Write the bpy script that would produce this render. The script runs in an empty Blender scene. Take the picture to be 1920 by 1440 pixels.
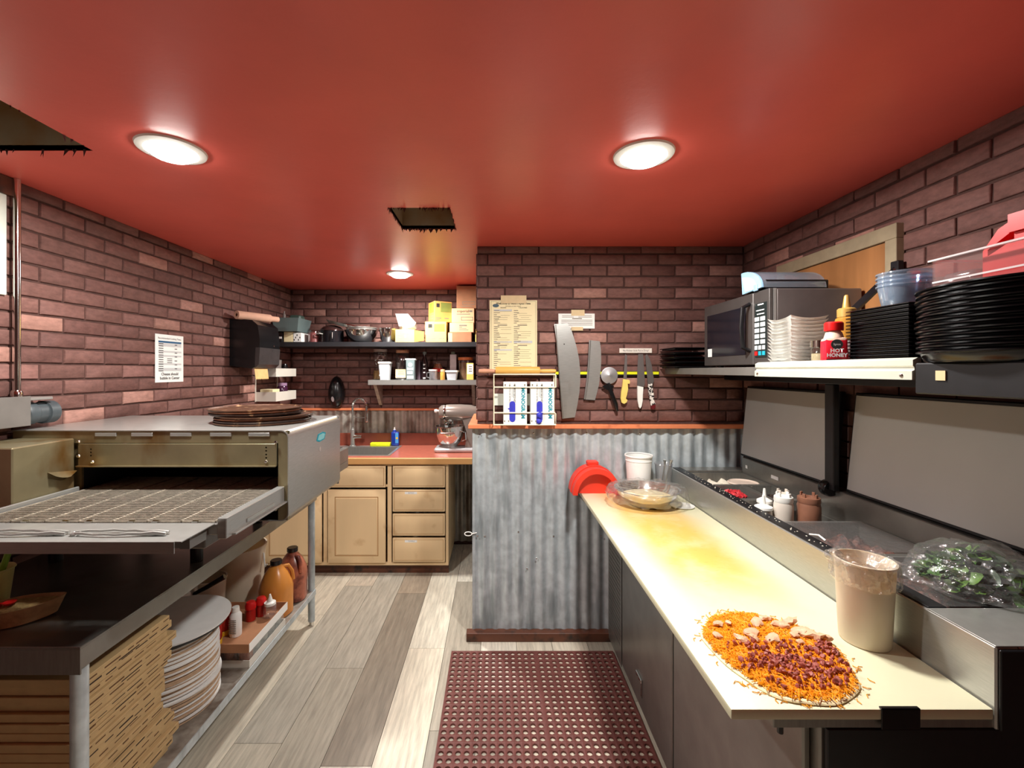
import bpy, bmesh, math, random
from math import sin, cos, pi, radians, sqrt
from mathutils import Vector, Matrix, noise
random.seed(7)
S = bpy.context.scene
COL = S.collection
# ------------------------------------------------------------------ camera, world, exposure
F, CX, CY, H = 830.0, 930.0, 695.0, 1.60          # focal length / principal point in 1920x1440 pixels, eye height
cam = bpy.data.objects.new('camera', bpy.data.cameras.new('camera')); COL.objects.link(cam)
cam.data.sensor_fit = 'HORIZONTAL'; cam.data.sensor_width = 36.0
cam.data.lens = F / 1920 * 36.0
cam.data.shift_x = (960 - CX) / 1920; cam.data.shift_y = -(720 - CY) / 1920
cam.data.clip_start = 0.02
cam.location = (0, 0, H); cam.rotation_euler = (pi / 2, 0, 0)
S.camera = cam
w = bpy.data.worlds.new('world'); S.world = w; w.use_nodes = True
w.node_tree.nodes['Background'].inputs[0].default_value = (0, 0, 0, 1)
w.node_tree.nodes['Background'].inputs[1].default_value = 0.0
S.view_settings.view_transform = 'Standard'; S.view_settings.look = 'None'
S.view_settings.gamma = 1; S.view_settings.use_curve_mapping = False
S.view_settings.exposure = 1.45
LAMP_W = 13.0                                      # power of each ceiling downlight

# ------------------------------------------------------------------ helpers
def PX(px, d): return (px - CX) * d / F
def PZ(py, d): return H - (py - CY) * d / F
def P(px, py, d): return Vector((PX(px, d), d, PZ(py, d)))
def lin(c):
    c /= 255.0
    return c / 12.92 if c <= .04045 else ((c + .055) / 1.055) ** 2.4
def rgb(r, g, b): return (lin(r), lin(g), lin(b))

class B:
    """collects geometry for ONE mesh"""
    def __init__(s): s.v = []; s.f = []
    def add(s, v, f):
        n = len(s.v); s.v += [Vector(p) for p in v]; s.f += [tuple(i + n for i in q) for q in f]; return s
    def box(s, x0, x1, y0, y1, z0, z1, bev=0, seg=1):
        if bev:
            bm = bmesh.new(); bmesh.ops.create_cube(bm, size=1)
            for q in bm.verts:
                q.co = Vector((x0 + (q.co.x + .5) * (x1 - x0), y0 + (q.co.y + .5) * (y1 - y0), z0 + (q.co.z + .5) * (z1 - z0)))
            bmesh.ops.bevel(bm, geom=bm.edges[:], offset=bev, segments=seg, affect='EDGES', profile=.5)
            return s.bm(bm)
        return s.add([(x0,y0,z0),(x1,y0,z0),(x1,y1,z0),(x0,y1,z0),(x0,y0,z1),(x1,y0,z1),(x1,y1,z1),(x0,y1,z1)],
                     [(0,3,2,1),(4,5,6,7),(0,1,5,4),(1,2,6,5),(2,3,7,6),(3,0,4,7)])
    def bm(s, bm):
        bm.verts.ensure_lookup_table(); bm.verts.index_update()
        s.add([q.co.copy() for q in bm.verts], [[q.index for q in f.verts] for f in bm.faces]); bm.free(); return s
    def lathe(s, prof, c=(0,0,0), seg=28, ang=2*pi, wob=None):
        full = abs(ang - 2*pi) < 1e-6; n = seg if full else seg + 1
        vs, fs, rings = [], [], []
        for (r, z) in prof:
            if r < 1e-6: rings.append([len(vs)]); vs.append((c[0], c[1], c[2] + z))
            else:
                ring = []
                for i in range(n):
                    a = ang * i / seg; rr = r * (wob(a, z) if wob else 1)
                    ring.append(len(vs)); vs.append((c[0] + rr*cos(a), c[1] + rr*sin(a), c[2] + z))
                rings.append(ring)
        for A, Bq in zip(rings, rings[1:]):
            for i in range(seg):
                j = (i + 1) % n
                if len(A) == 1 and len(Bq) == 1: continue
                if len(A) == 1: fs.append((A[0], Bq[j], Bq[i]))
                elif len(Bq) == 1: fs.append((A[i], A[j], Bq[0]))
                else: fs.append((A[i], A[j], Bq[j], Bq[i]))
        return s.add(vs, fs)
    def tube(s, pts, r, seg=8, closed=False, caps=True):
        pts = [Vector(p) for p in pts]; n = len(pts); rs = r if isinstance(r, (list, tuple)) else [r]*n
        vs, fs = [], []; up = None
        for i, p in enumerate(pts):
            if closed: t = pts[(i+1) % n] - pts[i-1]
            else: t = pts[min(i+1, n-1)] - pts[max(i-1, 0)]
            t.normalize()
            if up is None: up = Vector((0,0,1)) if abs(t.z) < .9 else Vector((1,0,0))
            a = t.cross(up); a.normalize(); up = a.cross(t)
            for k in range(seg):
                q = 2*pi*k/seg; vs.append(p + (a*cos(q) + up*sin(q))*rs[i])
        for i in range(n if closed else n-1):
            j = (i+1) % n
            for k in range(seg):
                l = (k+1) % seg; fs.append((i*seg+k, i*seg+l, j*seg+l, j*seg+k))
        if caps and not closed: fs += [tuple(range(seg))[::-1], tuple(range((n-1)*seg, n*seg))]
        return s.add(vs, fs)
    def prism(s, poly, axis, a0, a1):
        """extrude 2D polygon: axis y -> (x,z) outline, x -> (y,z), z -> (x,y)"""
        n = len(poly)
        def m(p, a): return (p[0], a, p[1]) if axis == 'y' else ((a, p[0], p[1]) if axis == 'x' else (p[0], p[1], a))
        vs = [m(p, a0) for p in poly] + [m(p, a1) for p in poly]
        fs = [tuple(range(n))[::-1], tuple(range(n, 2*n))] + [(i, (i+1) % n, n+(i+1) % n, n+i) for i in range(n)]
        return s.add(vs, fs)
    def quad(s, a, b, c, d): return s.add([a, b, c, d], [(0,1,2,3)])
    def xf(s, M, start=0):
        for i in range(start, len(s.v)): s.v[i] = M @ s.v[i]
        return s
    def disp(s, fn, start=0):
        for i in range(start, len(s.v)): s.v[i] = s.v[i] + Vector(fn(s.v[i]))
        return s
    def mesh(s, name, m, off=(0,0,0), sharp=35):
        me = bpy.data.meshes.new(name); o = Vector(off)
        me.from_pydata([tuple(p - o) for p in s.v], [], s.f)
        bm = bmesh.new(); bm.from_mesh(me); bmesh.ops.recalc_face_normals(bm, faces=bm.faces); bm.to_mesh(me); bm.free()
        if m: me.materials.append(m)
        me.polygons.foreach_set('use_smooth', [True]*len(me.polygons)); me.set_sharp_from_angle(angle=radians(sharp))
        return me

def link(o, parent=None):
    COL.objects.link(o)
    if parent: o.parent = parent
    return o
def tag(o, label=None, cat=None, group=None, kind=None):
    if label: o['label'] = label
    if cat: o['category'] = cat
    if group: o['group'] = group
    if kind: o['kind'] = kind
    return o
def thing(name, label, cat, loc=(0,0,0), rz=0, group=None):
    o = link(bpy.data.objects.new(name, None)); o.location = loc; o.rotation_euler = (0,0,rz); o.empty_display_size = .05
    return tag(o, label, cat, group)
def wloc(p):
    q = Vector((0,0,0))
    while p: q += Vector(p.location); p = p.parent
    return q
def part(name, b, m, parent, local=False, kind=None, label=None, sharp=35):
    """mesh child; geometry given in world coordinates unless local"""
    o = link(bpy.data.objects.new(name, b.mesh(name, m, (0,0,0) if local else wloc(parent), sharp)), parent)
    if 'print' in name or name in ('pattern', 'row_shade', 'border'): kind = 'stuff'
    return tag(o, label, None, None, kind)
def solo(name, b, m, label, cat, group=None, kind=None, sharp=35):
    xs = [p.x for p in b.v]; ys = [p.y for p in b.v]; zs = [p.z for p in b.v]
    off = Vector(((min(xs)+max(xs))/2, (min(ys)+max(ys))/2, min(zs)))
    o = link(bpy.data.objects.new(name, b.mesh(name, m, off, sharp))); o.location = off
    return tag(o, label, cat, group, kind)
def cut(o, cutters):
    """real holes: subtract closed shapes (given in world coordinates) from a part"""
    off = wloc(o.parent); c = bpy.data.objects.new('cutter', cutters.mesh('cutter', None, off)); COL.objects.link(c)
    p0 = o.parent; o.parent = None; md = o.modifiers.new('holes', 'BOOLEAN'); md.operation = 'DIFFERENCE'; md.object = c; md.solver = 'EXACT'
    bpy.context.view_layer.update(); me = bpy.data.meshes.new_from_object(o.evaluated_get(bpy.context.evaluated_depsgraph_get()))
    o.modifiers.clear(); me.name = o.name; me.polygons.foreach_set('use_smooth', [False]*len(me.polygons)); o.data = me; o.parent = p0; bpy.data.objects.remove(c); return o
def struct(name, b, m, label=None):
    o = link(bpy.data.objects.new(name, b.mesh(name, m))); return tag(o, label, None, None, 'structure')
ORD = ['', 'lowest', 'second', 'third', 'fourth', 'fifth', 'sixth', 'seventh', 'eighth', 'ninth', 'tenth', 'eleventh', 'twelfth', 'thirteenth', 'fourteenth', 'fifteenth', 'sixteenth', 'seventeenth', 'eighteenth', 'nineteenth', 'twentieth']
def ordinal(i, n):
    """how a piece sits in a stack of n, i counted from 0 at the bottom"""
    if i == n-1: return 'topmost'
    if i == 0: return 'lowest'
    k = n - i
    return (ORD[k] + ' from the top' if k <= 20 and k <= n//2 + 1 else (ORD[i+1] if i+1 <= 20 else '%dth' % (i+1)) + ' from the bottom') if k > 1 else 'topmost'
def copy_tree(o, parent=None, label=None, group=None):
    c = o.copy(); COL.objects.link(c); c.parent = parent
    if label: c['label'] = label
    if group: c['group'] = group
    for ch in list(o.children): copy_tree(ch, c)
    return c

# ------------------------------------------------------------------ materials
MATS = {}
def nodes(name):
    m = bpy.data.materials.new(name); m.use_nodes = True; MATS[name] = m
    nt = m.node_tree; return m, nt, nt.nodes['Principled BSDF']
def setp(p, **k):
    for a, v in k.items(): p.inputs[a].default_value = v
def mat(name, c, rough=.5, metal=0, var=.1, scale=25, bump=0, bscale=80, stretch=(1,1,1), spec=.5, trans=0, emit=0, sss=0):
    m, nt, p = nodes(name); N, L = nt.nodes, nt.links
    setp(p, Roughness=rough, Metallic=metal)
    p.inputs['Specular IOR Level'].default_value = spec
    if trans: p.inputs['Transmission Weight'].default_value = trans
    if sss: p.inputs['Subsurface Weight'].default_value = sss; p.inputs['Subsurface Radius'].default_value = (.02,.015,.01); p.inputs['Subsurface Scale'].default_value = .5
    tc = N.new('ShaderNodeTexCoord'); mp = N.new('ShaderNodeMapping'); mp.inputs['Scale'].default_value = stretch
    L.new(tc.outputs['Object'], mp.inputs[0])
    nz = N.new('ShaderNodeTexNoise'); setp(nz, Scale=scale, Detail=5.0); L.new(mp.outputs[0], nz.inputs[0])
    rp = N.new('ShaderNodeValToRGB'); rp.color_ramp.elements[0].position = .3; rp.color_ramp.elements[1].position = .7
    rp.color_ramp.elements[0].color = (*[x*(1-var) for x in c], 1); rp.color_ramp.elements[1].color = (*[min(1, x*(1+var)) for x in c], 1)
    L.new(nz.outputs[0], rp.inputs[0]); L.new(rp.outputs[0], p.inputs['Base Color'])
    if emit: L.new(rp.outputs[0], p.inputs['Emission Color']); p.inputs['Emission Strength'].default_value = emit
    if bump:
        n2 = N.new('ShaderNodeTexNoise'); setp(n2, Scale=bscale, Detail=6.0); L.new(mp.outputs[0], n2.inputs[0])
        bp = N.new('ShaderNodeBump'); setp(bp, Strength=bump, Distance=.004); L.new(n2.outputs[0], bp.inputs['Height']); L.new(bp.outputs[0], p.inputs['Normal'])
    return m
def stain(m, c, lo, hi, scale, stretch=(1,1,1), detail=4.0, amt=1.0):
    """blotches of dirt / wear of a second colour laid over a material"""
    nt = m.node_tree; N, L = nt.nodes, nt.links; p = N['Principled BSDF']; src = p.inputs['Base Color'].links[0].from_socket
    tc = N.new('ShaderNodeTexCoord'); mp = N.new('ShaderNodeMapping'); mp.inputs['Scale'].default_value = stretch; L.new(tc.outputs['Object'], mp.inputs[0])
    nz = N.new('ShaderNodeTexNoise'); setp(nz, Scale=scale, Detail=detail); L.new(mp.outputs[0], nz.inputs[0])
    mr = N.new('ShaderNodeMapRange'); mr.inputs[1].default_value = lo; mr.inputs[2].default_value = hi; mr.inputs[4].default_value = amt; L.new(nz.outputs[0], mr.inputs[0])
    mx = N.new('ShaderNodeMix'); mx.data_type = 'RGBA'; L.new(mr.outputs[0], mx.inputs[0]); L.new(src, mx.inputs[6]); mx.inputs[7].default_value = (*c, 1)
    L.new(mx.outputs[2], p.inputs['Base Color']); return m
def tinted(name, rough, var, scale, stretch, bump=0, bscale=60, dark=None, spec=.5):
    """colour comes from each object's own colour; grain from noise"""
    m, nt, p = nodes(name); N, L = nt.nodes, nt.links; setp(p, Roughness=rough); p.inputs['Specular IOR Level'].default_value = spec
    oi = N.new('ShaderNodeObjectInfo'); tc = N.new('ShaderNodeTexCoord'); mp = N.new('ShaderNodeMapping'); mp.inputs['Scale'].default_value = stretch
    ad = N.new('ShaderNodeVectorMath'); ad.operation = 'ADD'; L.new(tc.outputs['Object'], ad.inputs[0])
    mu = N.new('ShaderNodeMath'); mu.operation = 'MULTIPLY'; mu.inputs[1].default_value = 37.0; L.new(oi.outputs['Random'], mu.inputs[0]); L.new(mu.outputs[0], ad.inputs[1])
    L.new(ad.outputs[0], mp.inputs[0])
    nz = N.new('ShaderNodeTexNoise'); setp(nz, Scale=scale, Detail=7.0, Roughness=.65); L.new(mp.outputs[0], nz.inputs[0])
    rp = N.new('ShaderNodeValToRGB'); rp.color_ramp.elements[0].position = .32; rp.color_ramp.elements[1].position = .68
    rp.color_ramp.elements[0].color = (1-var,)*3 + (1,); rp.color_ramp.elements[1].color = (1+var*.5,)*3 + (1,)
    L.new(nz.outputs[0], rp.inputs[0])
    mx = N.new('ShaderNodeMix'); mx.data_type = 'RGBA'; mx.blend_type = 'MULTIPLY'; mx.inputs[0].default_value = 1
    L.new(oi.outputs['Color'], mx.inputs[6]); L.new(rp.outputs[0], mx.inputs[7]); L.new(mx.outputs[2], p.inputs['Base Color'])
    if bump:
        n2 = N.new('ShaderNodeTexNoise'); setp(n2, Scale=bscale, Detail=6.0); L.new(tc.outputs['Object'], n2.inputs[0])
        bp = N.new('ShaderNodeBump'); setp(bp, Strength=bump, Distance=.004); L.new(n2.outputs[0], bp.inputs['Height']); L.new(bp.outputs[0], p.inputs['Normal'])
    return m
def clear(name, tint=(1,1,1), fac=.12, rough=.08, bump=0, bscale=60, body=(.9,.9,.9), bodyfac=0):
    """thin clear plastic / glass: mostly transparent, with a glossy coat and an optional milky part"""
    m = bpy.data.materials.new(name); m.use_nodes = True; nt = m.node_tree; N, L = nt.nodes, nt.links
    N.remove(N['Principled BSDF']); out = N['Material Output']
    tr = N.new('ShaderNodeBsdfTransparent'); tr.inputs[0].default_value = (*tint, 1)
    gl = N.new('ShaderNodeBsdfGlossy'); gl.inputs['Roughness'].default_value = rough
    lw = N.new('ShaderNodeLayerWeight'); lw.inputs[0].default_value = .35
    ma = N.new('ShaderNodeMath'); ma.operation = 'MULTIPLY_ADD'; ma.inputs[1].default_value = .5; ma.inputs[2].default_value = fac; ma.use_clamp = True
    L.new(lw.outputs['Facing'], ma.inputs[0])
    s1 = N.new('ShaderNodeMixShader'); L.new(ma.outputs[0], s1.inputs[0]); L.new(tr.outputs[0], s1.inputs[1]); L.new(gl.outputs[0], s1.inputs[2])
    df = N.new('ShaderNodeBsdfDiffuse'); df.inputs[0].default_value = (*body, 1)
    s2 = N.new('ShaderNodeMixShader'); s2.inputs[0].default_value = bodyfac; L.new(s1.outputs[0], s2.inputs[1]); L.new(df.outputs[0], s2.inputs[2]); L.new(s2.outputs[0], out.inputs[0])
    if bump:
        n2 = N.new('ShaderNodeTexNoise'); setp(n2, Scale=bscale, Detail=4.0); bp = N.new('ShaderNodeBump'); setp(bp, Strength=bump, Distance=.01)
        tc = N.new('ShaderNodeTexCoord'); L.new(tc.outputs['Object'], n2.inputs[0]); L.new(n2.outputs[0], bp.inputs['Height']); L.new(bp.outputs[0], gl.inputs['Normal'])
    return m

ceil_m = mat('ceiling_red_paint', rgb(224,100,88), .34, var=.06, scale=3, bump=.12, bscale=45)
mortar = mat('mortar', rgb(78,52,46), .9, var=.2, scale=40, bump=.4)
brick_m = tinted('painted_brick', .72, .28, 26, (1,1,2.2), .35, 90, spec=.3)
bricks_far = mat('painted_brick_plain', rgb(120,85,78), .75, var=.2, scale=12, bump=.3)
plank_m = tinted('vinyl_plank', .42, .30, 7, (9,1,1), .05, 120)
subfloor = mat('plank_joint', rgb(60,56,50), .8)
galv = mat('galvanised_sheet', rgb(196,206,210), .36, .3, .16, 22, .05, 30)
galv = stain(galv, rgb(142,152,156), .5, .7, 12, (1,1,.2))
galv_dark = stain(mat('galvanised_sheet_aged', rgb(170,164,154), .45, .4, .2, 18), rgb(92,72,58), .5, .7, 8, (1,1,.3))
steel = mat('brushed_steel', rgb(176,176,172), .3, .65, .07, 30, .03, 60, (1,1,14))
steel_d = mat('dull_steel', rgb(150,148,142), .36, .75, .1, 12, .04, 40, (14,1,1))
steel_dark = mat('smoked_steel', rgb(124,121,117), .36, .45, .12, 10, .03, 40)
table_m = stain(mat('worktable_steel', rgb(150,148,142), .26, .75, .1, 6, .03, 30), rgb(110,96,76), .55, .78, 5)
rusty = stain(mat('greasy_oven_steel', rgb(148,138,108), .36, .7, .12, 10, .03, 40), rgb(120,86,40), .56, .74, 6, (1,1,.5))
chrome = mat('polished_steel', rgb(214,212,208), .12, 1, .04, 10)
blackm = mat('black_powdercoat', rgb(24,24,27), .42, .1, .2, 30)
blackp = mat('black_plastic', rgb(18,18,20), .25, 0, .2, 20)
orange_trim = stain(mat('orange_red_wood_trim', rgb(226,134,90), .5, 0, .12, 12, .1, 40, (.3,1,1)), rgb(176,92,60), .58, .75, 10)
brown_wood = stain(mat('brown_stained_wood', rgb(92,52,34), .55, 0, .25, 10, .1, 60, (.2,1,1)), rgb(40,30,24), .5, .7, 14)
maple = stain(mat('maple_cabinet', rgb(226,196,152), .42, 0, .06, 6, .03, 50, (1,1,.2)), rgb(190,152,106), .6, .8, 6)
maple_edge = mat('maple_glaze_edge', rgb(170,128,82), .5, 0, .1, 10)
laminate = mat('terracotta_laminate', rgb(176,98,80), .28, 0, .08, 30)
oak_edge = mat('oak_counter_edge', rgb(212,160,100), .45, 0, .12, 10, .05, 50, (.2,1,1))
white_p = mat('white_plastic', rgb(236,236,230), .35, 0, .03, 20)
white_t = mat('milky_plastic', rgb(218,202,180), .38, 0, .05, 6, sss=.3)
paper = mat('white_paper', rgb(240,240,236), .8, 0, .02, 10)
cream_paper = mat('cream_paper', rgb(236,222,178), .8, 0, .03, 8)
tape = mat('masking_tape', rgb(214,190,146), .6, 0, .05, 30)
ink = mat('black_ink', rgb(40,38,38), .8, 0, .05)
ink_soft = mat('grey_ink', rgb(128,122,108), .8, 0, .05)
ink_blue = mat('blue_ink', rgb(24,84,124), .7, 0, .05)
ink_teal = mat('teal_ink', rgb(18,150,170), .7, 0, .05)
ink_grey = mat('pale_grey_ink', rgb(196,198,198), .8, 0, .03)
ink_white = mat('white_ink', rgb(240,240,240), .7, 0, .02)
ink_green = mat('green_ink', rgb(140,192,58), .7, 0, .1)
kraft = mat('kraft_cardboard', rgb(188,158,112), .8, 0, .1, 18, .1, 120)
kraft_d = mat('brown_cardboard', rgb(168,118,84), .8, 0, .1, 14, .1, 120)
kraft_y = mat('yellow_carton', rgb(226,196,104), .7, 0, .08, 10)
kraft_p = mat('pale_carton', rgb(222,184,140), .75, 0, .08, 12)
pale_board = mat('pale_green_white_board', rgb(222,230,218), .6, 0, .04, 6)
board_m = mat('cutting_board_plastic', rgb(224,221,188), .42, 0, .03, 5, .06, 90, sss=.05)
def board_wear():
    nt = board_m.node_tree; N, L = nt.nodes, nt.links; p = N['Principled BSDF']; src = p.inputs['Base Color'].links[0].from_socket
    tc = N.new('ShaderNodeTexCoord'); sp = N.new('ShaderNodeSeparateXYZ'); L.new(tc.outputs['Object'], sp.inputs[0])
    nz = N.new('ShaderNodeTexNoise'); setp(nz, Scale=6.0, Detail=6.0, Roughness=.6); L.new(tc.outputs['Object'], nz.inputs[0])
    def mr(sock, a, b, c, d):
        m = N.new('ShaderNodeMapRange'); m.interpolation_type = 'SMOOTHSTEP'; L.new(sock, m.inputs[0])
        for k, v in enumerate((a, b, c, d)): m.inputs[k+1].default_value = v
        return m.outputs[0]
    def mul(a, b):
        m = N.new('ShaderNodeMath'); m.operation = 'MULTIPLY'; L.new(a, m.inputs[0]); L.new(b, m.inputs[1]); return m.outputs[0]
    ab = N.new('ShaderNodeMath'); ab.operation = 'ABSOLUTE'; L.new(sp.outputs['X'], ab.inputs[0])
    jit = N.new('ShaderNodeMath'); jit.operation = 'MULTIPLY_ADD'; jit.inputs[1].default_value = .16; L.new(nz.outputs[0], jit.inputs[0]); L.new(ab.outputs[0], jit.inputs[2])
    f = mul(mul(mr(jit.outputs[0], .31, .17, 0, 1), mr(sp.outputs['Y'], -.62, -.12, 0, 1)), mr(nz.outputs[0], .30, .60, .55, .95))
    mx = N.new('ShaderNodeMix'); mx.data_type = 'RGBA'; L.new(f, mx.inputs[0]); L.new(src, mx.inputs[6]); mx.inputs[7].default_value = (*rgb(228,182,88), 1)
    sc = N.new('ShaderNodeTexNoise'); mp = N.new('ShaderNodeMapping'); mp.inputs['Scale'].default_value = (22,90,1); L.new(tc.outputs['Object'], mp.inputs[0]); L.new(mp.outputs[0], sc.inputs[0]); setp(sc, Scale=1.0, Detail=3.0)
    m2 = N.new('ShaderNodeMix'); m2.data_type = 'RGBA'; L.new(mul(mr(sc.outputs[0], .60, .74, 0, .5), f), m2.inputs[0]); L.new(mx.outputs[2], m2.inputs[6]); m2.inputs[7].default_value = (*rgb(186,140,60), 1)
    L.new(m2.outputs[2], p.inputs['Base Color'])
board_wear()
mat_rubber = mat('burgundy_rubber', rgb(104,55,49), .6, 0, .15, 20, .1, 120)
magnet_m = mat('lime_yellow_strip', rgb(222,224,30), .4, 0, .05)
red_p = mat('red_plastic', rgb(206,24,24), .35, 0, .08, 12)
red_sil = mat('red_silicone', rgb(232,58,38), .45, 0, .06, 10)
hot_red = mat('red_label', rgb(214,22,44), .4, 0, .05)
wood_y = mat('yellow_beech', rgb(222,172,86), .45, 0, .1, 8, .04, 60, (.2,1,1))
wood_pink = mat('pink_beech', rgb(206,150,120), .5, 0, .1, 10)
yellow_h = mat('yellow_knife_handle', rgb(234,206,112), .4, 0, .05)
blue_glove = mat('blue_nitrile', rgb(58,62,196), .5, 0, .15, 40, .2, 80)
wire_white = mat('cream_wire', rgb(238,232,204), .4, 0, .03)
tan_frame = mat('tan_painted_frame', rgb(150,136,110), .6, 0, .12, 20, .1, 60)
ply = mat('varnished_plywood', rgb(156,106,62), .5, 0, .2, 5, .04, 40, (1,3,.3))
glass_c = clear('clear_glass', (.96,.97,.96), .12, .05)
film = clear('cling_film', (.98,.98,.98), .07, .10, 1.0, 45, (.95,.95,.95), .04)
clear_p = clear('clear_plastic', (.97,.97,.98), .08, .12, body=(.85,.86,.9), bodyfac=.06)
clear_b = clear('bluish_clear_plastic', (.86,.93,1), .18, .12, body=(.66,.80,.95), bodyfac=.12)
amber = mat('amber_liquid', rgb(206,150,70), .15, 0, .1, 12, spec=.6)
# ------------------------------------------------------------------ downlights (the lamps the room has)
CEIL = 2.347; XL, XR, YB, YP, YR = -1.89, 1.485, 4.08, 2.66, -1.6
lens_m = bpy.data.materials.new('lit_lens'); lens_m.use_nodes = True
_p = lens_m.node_tree.nodes['Principled BSDF']; _p.inputs['Emission Color'].default_value = (1, .96, .90, 1); _p.inputs['Emission Strength'].default_value = 14.0
def downlight(x, y, label, power=None):
    t = thing('recessed_light', label, 'ceiling light', (x, y, CEIL), 0, 'ceiling downlights')
    part('trim_ring', B().lathe([(.074,-.002),(.078,-.010),(.100,-.006),(.104,.002)], (x,y,CEIL), 40), white_p, t)
    part('lens', B().lathe([(0,-.034),(.030,-.032),(.055,-.026),(.070,-.015),(.077,-.001)], (x,y,CEIL), 40), lens_m, t)
    ld = bpy.data.lights.new('bulb', 'AREA'); ld.shape = 'DISK'; ld.size = .13; ld.energy = power or LAMP_W; ld.color = (1, .97, .92); ld.spread = pi
    lo = link(bpy.data.objects.new('bulb', ld), t); lo.location = (0,0,-.038)
    return t
downlight(-1.094, 1.494, 'round recessed ceiling light above the pizza oven')
downlight(.51, 1.53, 'round recessed ceiling light above the yellow cutting board')
downlight(-.74, 3.41, 'small-looking recessed ceiling light above the sink counter')

# ------------------------------------------------------------------ room shell
HA = (-.494, -.212, 2.03, 2.34)      # ceiling opening near the middle
HB = (-1.88, -1.369, .78, 1.505)     # ceiling opening by the left wall
def plate(b, X0, X1, Y0, Y1, z0, z1, holes):
    xs = sorted({X0, X1, *[h[0] for h in holes], *[h[1] for h in holes]}); ys = sorted({Y0, Y1, *[h[2] for h in holes], *[h[3] for h in holes]})
    for i in range(len(xs)-1):
        for j in range(len(ys)-1):
            cx, cy = (xs[i]+xs[i+1])/2, (ys[j]+ys[j+1])/2
            if any(h[0] < cx < h[1] and h[2] < cy < h[3] for h in holes): continue
            b.box(xs[i], xs[i+1], ys[j], ys[j+1], z0, z1)
    return b
cb = B()
def ceil_quads():
    holes = [HA, HB]
    xs = sorted({XL-.05, XR+.05, HA[0], HA[1], HB[0], HB[1]}); ys = sorted({YR-.05, YB+.05, HA[2], HA[3], HB[2], HB[3]})
    vs = {}; 
    def vid(i, j, z):
        k = (i, j, z)
        if k not in vs: vs[k] = len(cb.v); cb.v.append(Vector((xs[i], ys[j], z)))
        return vs[k]
    nx, ny = len(xs)-1, len(ys)-1
    solid = lambda i, j: 0 <= i < nx and 0 <= j < ny and not any(h[0] < (xs[i]+xs[i+1])/2 < h[1] and h[2] < (ys[j]+ys[j+1])/2 < h[3] for h in holes)
    for i in range(nx):
        for j in range(ny):
            if not solid(i, j): continue
            for z in (CEIL, CEIL+.02): cb.f.append((vid(i,j,z), vid(i+1,j,z), vid(i+1,j+1,z), vid(i,j+1,z)))
            for (di, dj, a, b2) in ((-1,0,(i,j),(i,j+1)), (1,0,(i+1,j),(i+1,j+1)), (0,-1,(i,j),(i+1,j)), (0,1,(i,j+1),(i+1,j+1))):
                if not solid(i+di, j+dj): cb.f.append((vid(*a,CEIL), vid(*b2,CEIL), vid(*b2,CEIL+.02), vid(*a,CEIL+.02)))
ceil_quads(); struct('ceiling', cb, ceil_m)

duct_m = stain(mat('duct_metal', rgb(168,156,134), .5, .1, .15, 8), rgb(150,112,74), .45, .65, 4)
lint = mat('torn_ceiling_edge', rgb(70,26,22), .9, 0, .3, 60)
def duct(h, depth, label, tabs):
    t = thing('ceiling_duct_opening', label, 'vent', ((h[0]+h[1])/2, (h[2]+h[3])/2, CEIL))
    x0, x1, y0, y1 = h; z0, z1 = CEIL+.002, CEIL+depth; e = .004
    b = B(); b.quad((x0,y0,z0),(x1,y0,z0),(x1,y0,z1),(x0,y0,z1)); b.quad((x0,y1,z0),(x1,y1,z0),(x1,y1,z1),(x0,y1,z1))
    b.quad((x0,y0,z0),(x0,y1,z0),(x0,y1,z1),(x0,y0,z1)); b.quad((x1,y0,z0),(x1,y1,z0),(x1,y1,z1),(x1,y0,z1)); b.quad((x0,y0,z1),(x1,y0,z1),(x1,y1,z1),(x0,y1,z1))
    part('duct_lining', b, duct_m, t)
    r = B()
    for k in range(tabs):
        for side in range(4):
            u = random.random(); L = random.uniform(.006,.022); w_ = random.uniform(.003,.009)
            if side == 0: p = Vector((x0+u*(x1-x0), y1, CEIL)); a = Vector((1,0,0))
            elif side == 1: p = Vector((x0+u*(x1-x0), y0, CEIL)); a = Vector((1,0,0))
            elif side == 2: p = Vector((x0, y0+u*(y1-y0), CEIL)); a = Vector((0,1,0))
            else: p = Vector((x1, y0+u*(y1-y0), CEIL)); a = Vector((0,1,0))
            q = p + a*random.uniform(-.008,.008) + Vector((random.uniform(-.006,.006), random.uniform(-.006,.006), -L))
            r.add([p - a*w_ + Vector((0,0,.004)), p + a*w_ + Vector((0,0,.004)), q, p + Vector((0,0,.006)) + a.cross(Vector((0,0,1)))*.003], [(0,1,2),(0,2,3),(1,3,2),(0,3,1)])
    o = part('ragged_edge', r, lint, t); o['kind'] = 'stuff'
duct(HA, .14, 'small square duct opening with ragged edges in the red ceiling', 26)
duct(HB, .30, 'large grey duct opening in the red ceiling beside the left wall', 16)

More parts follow.
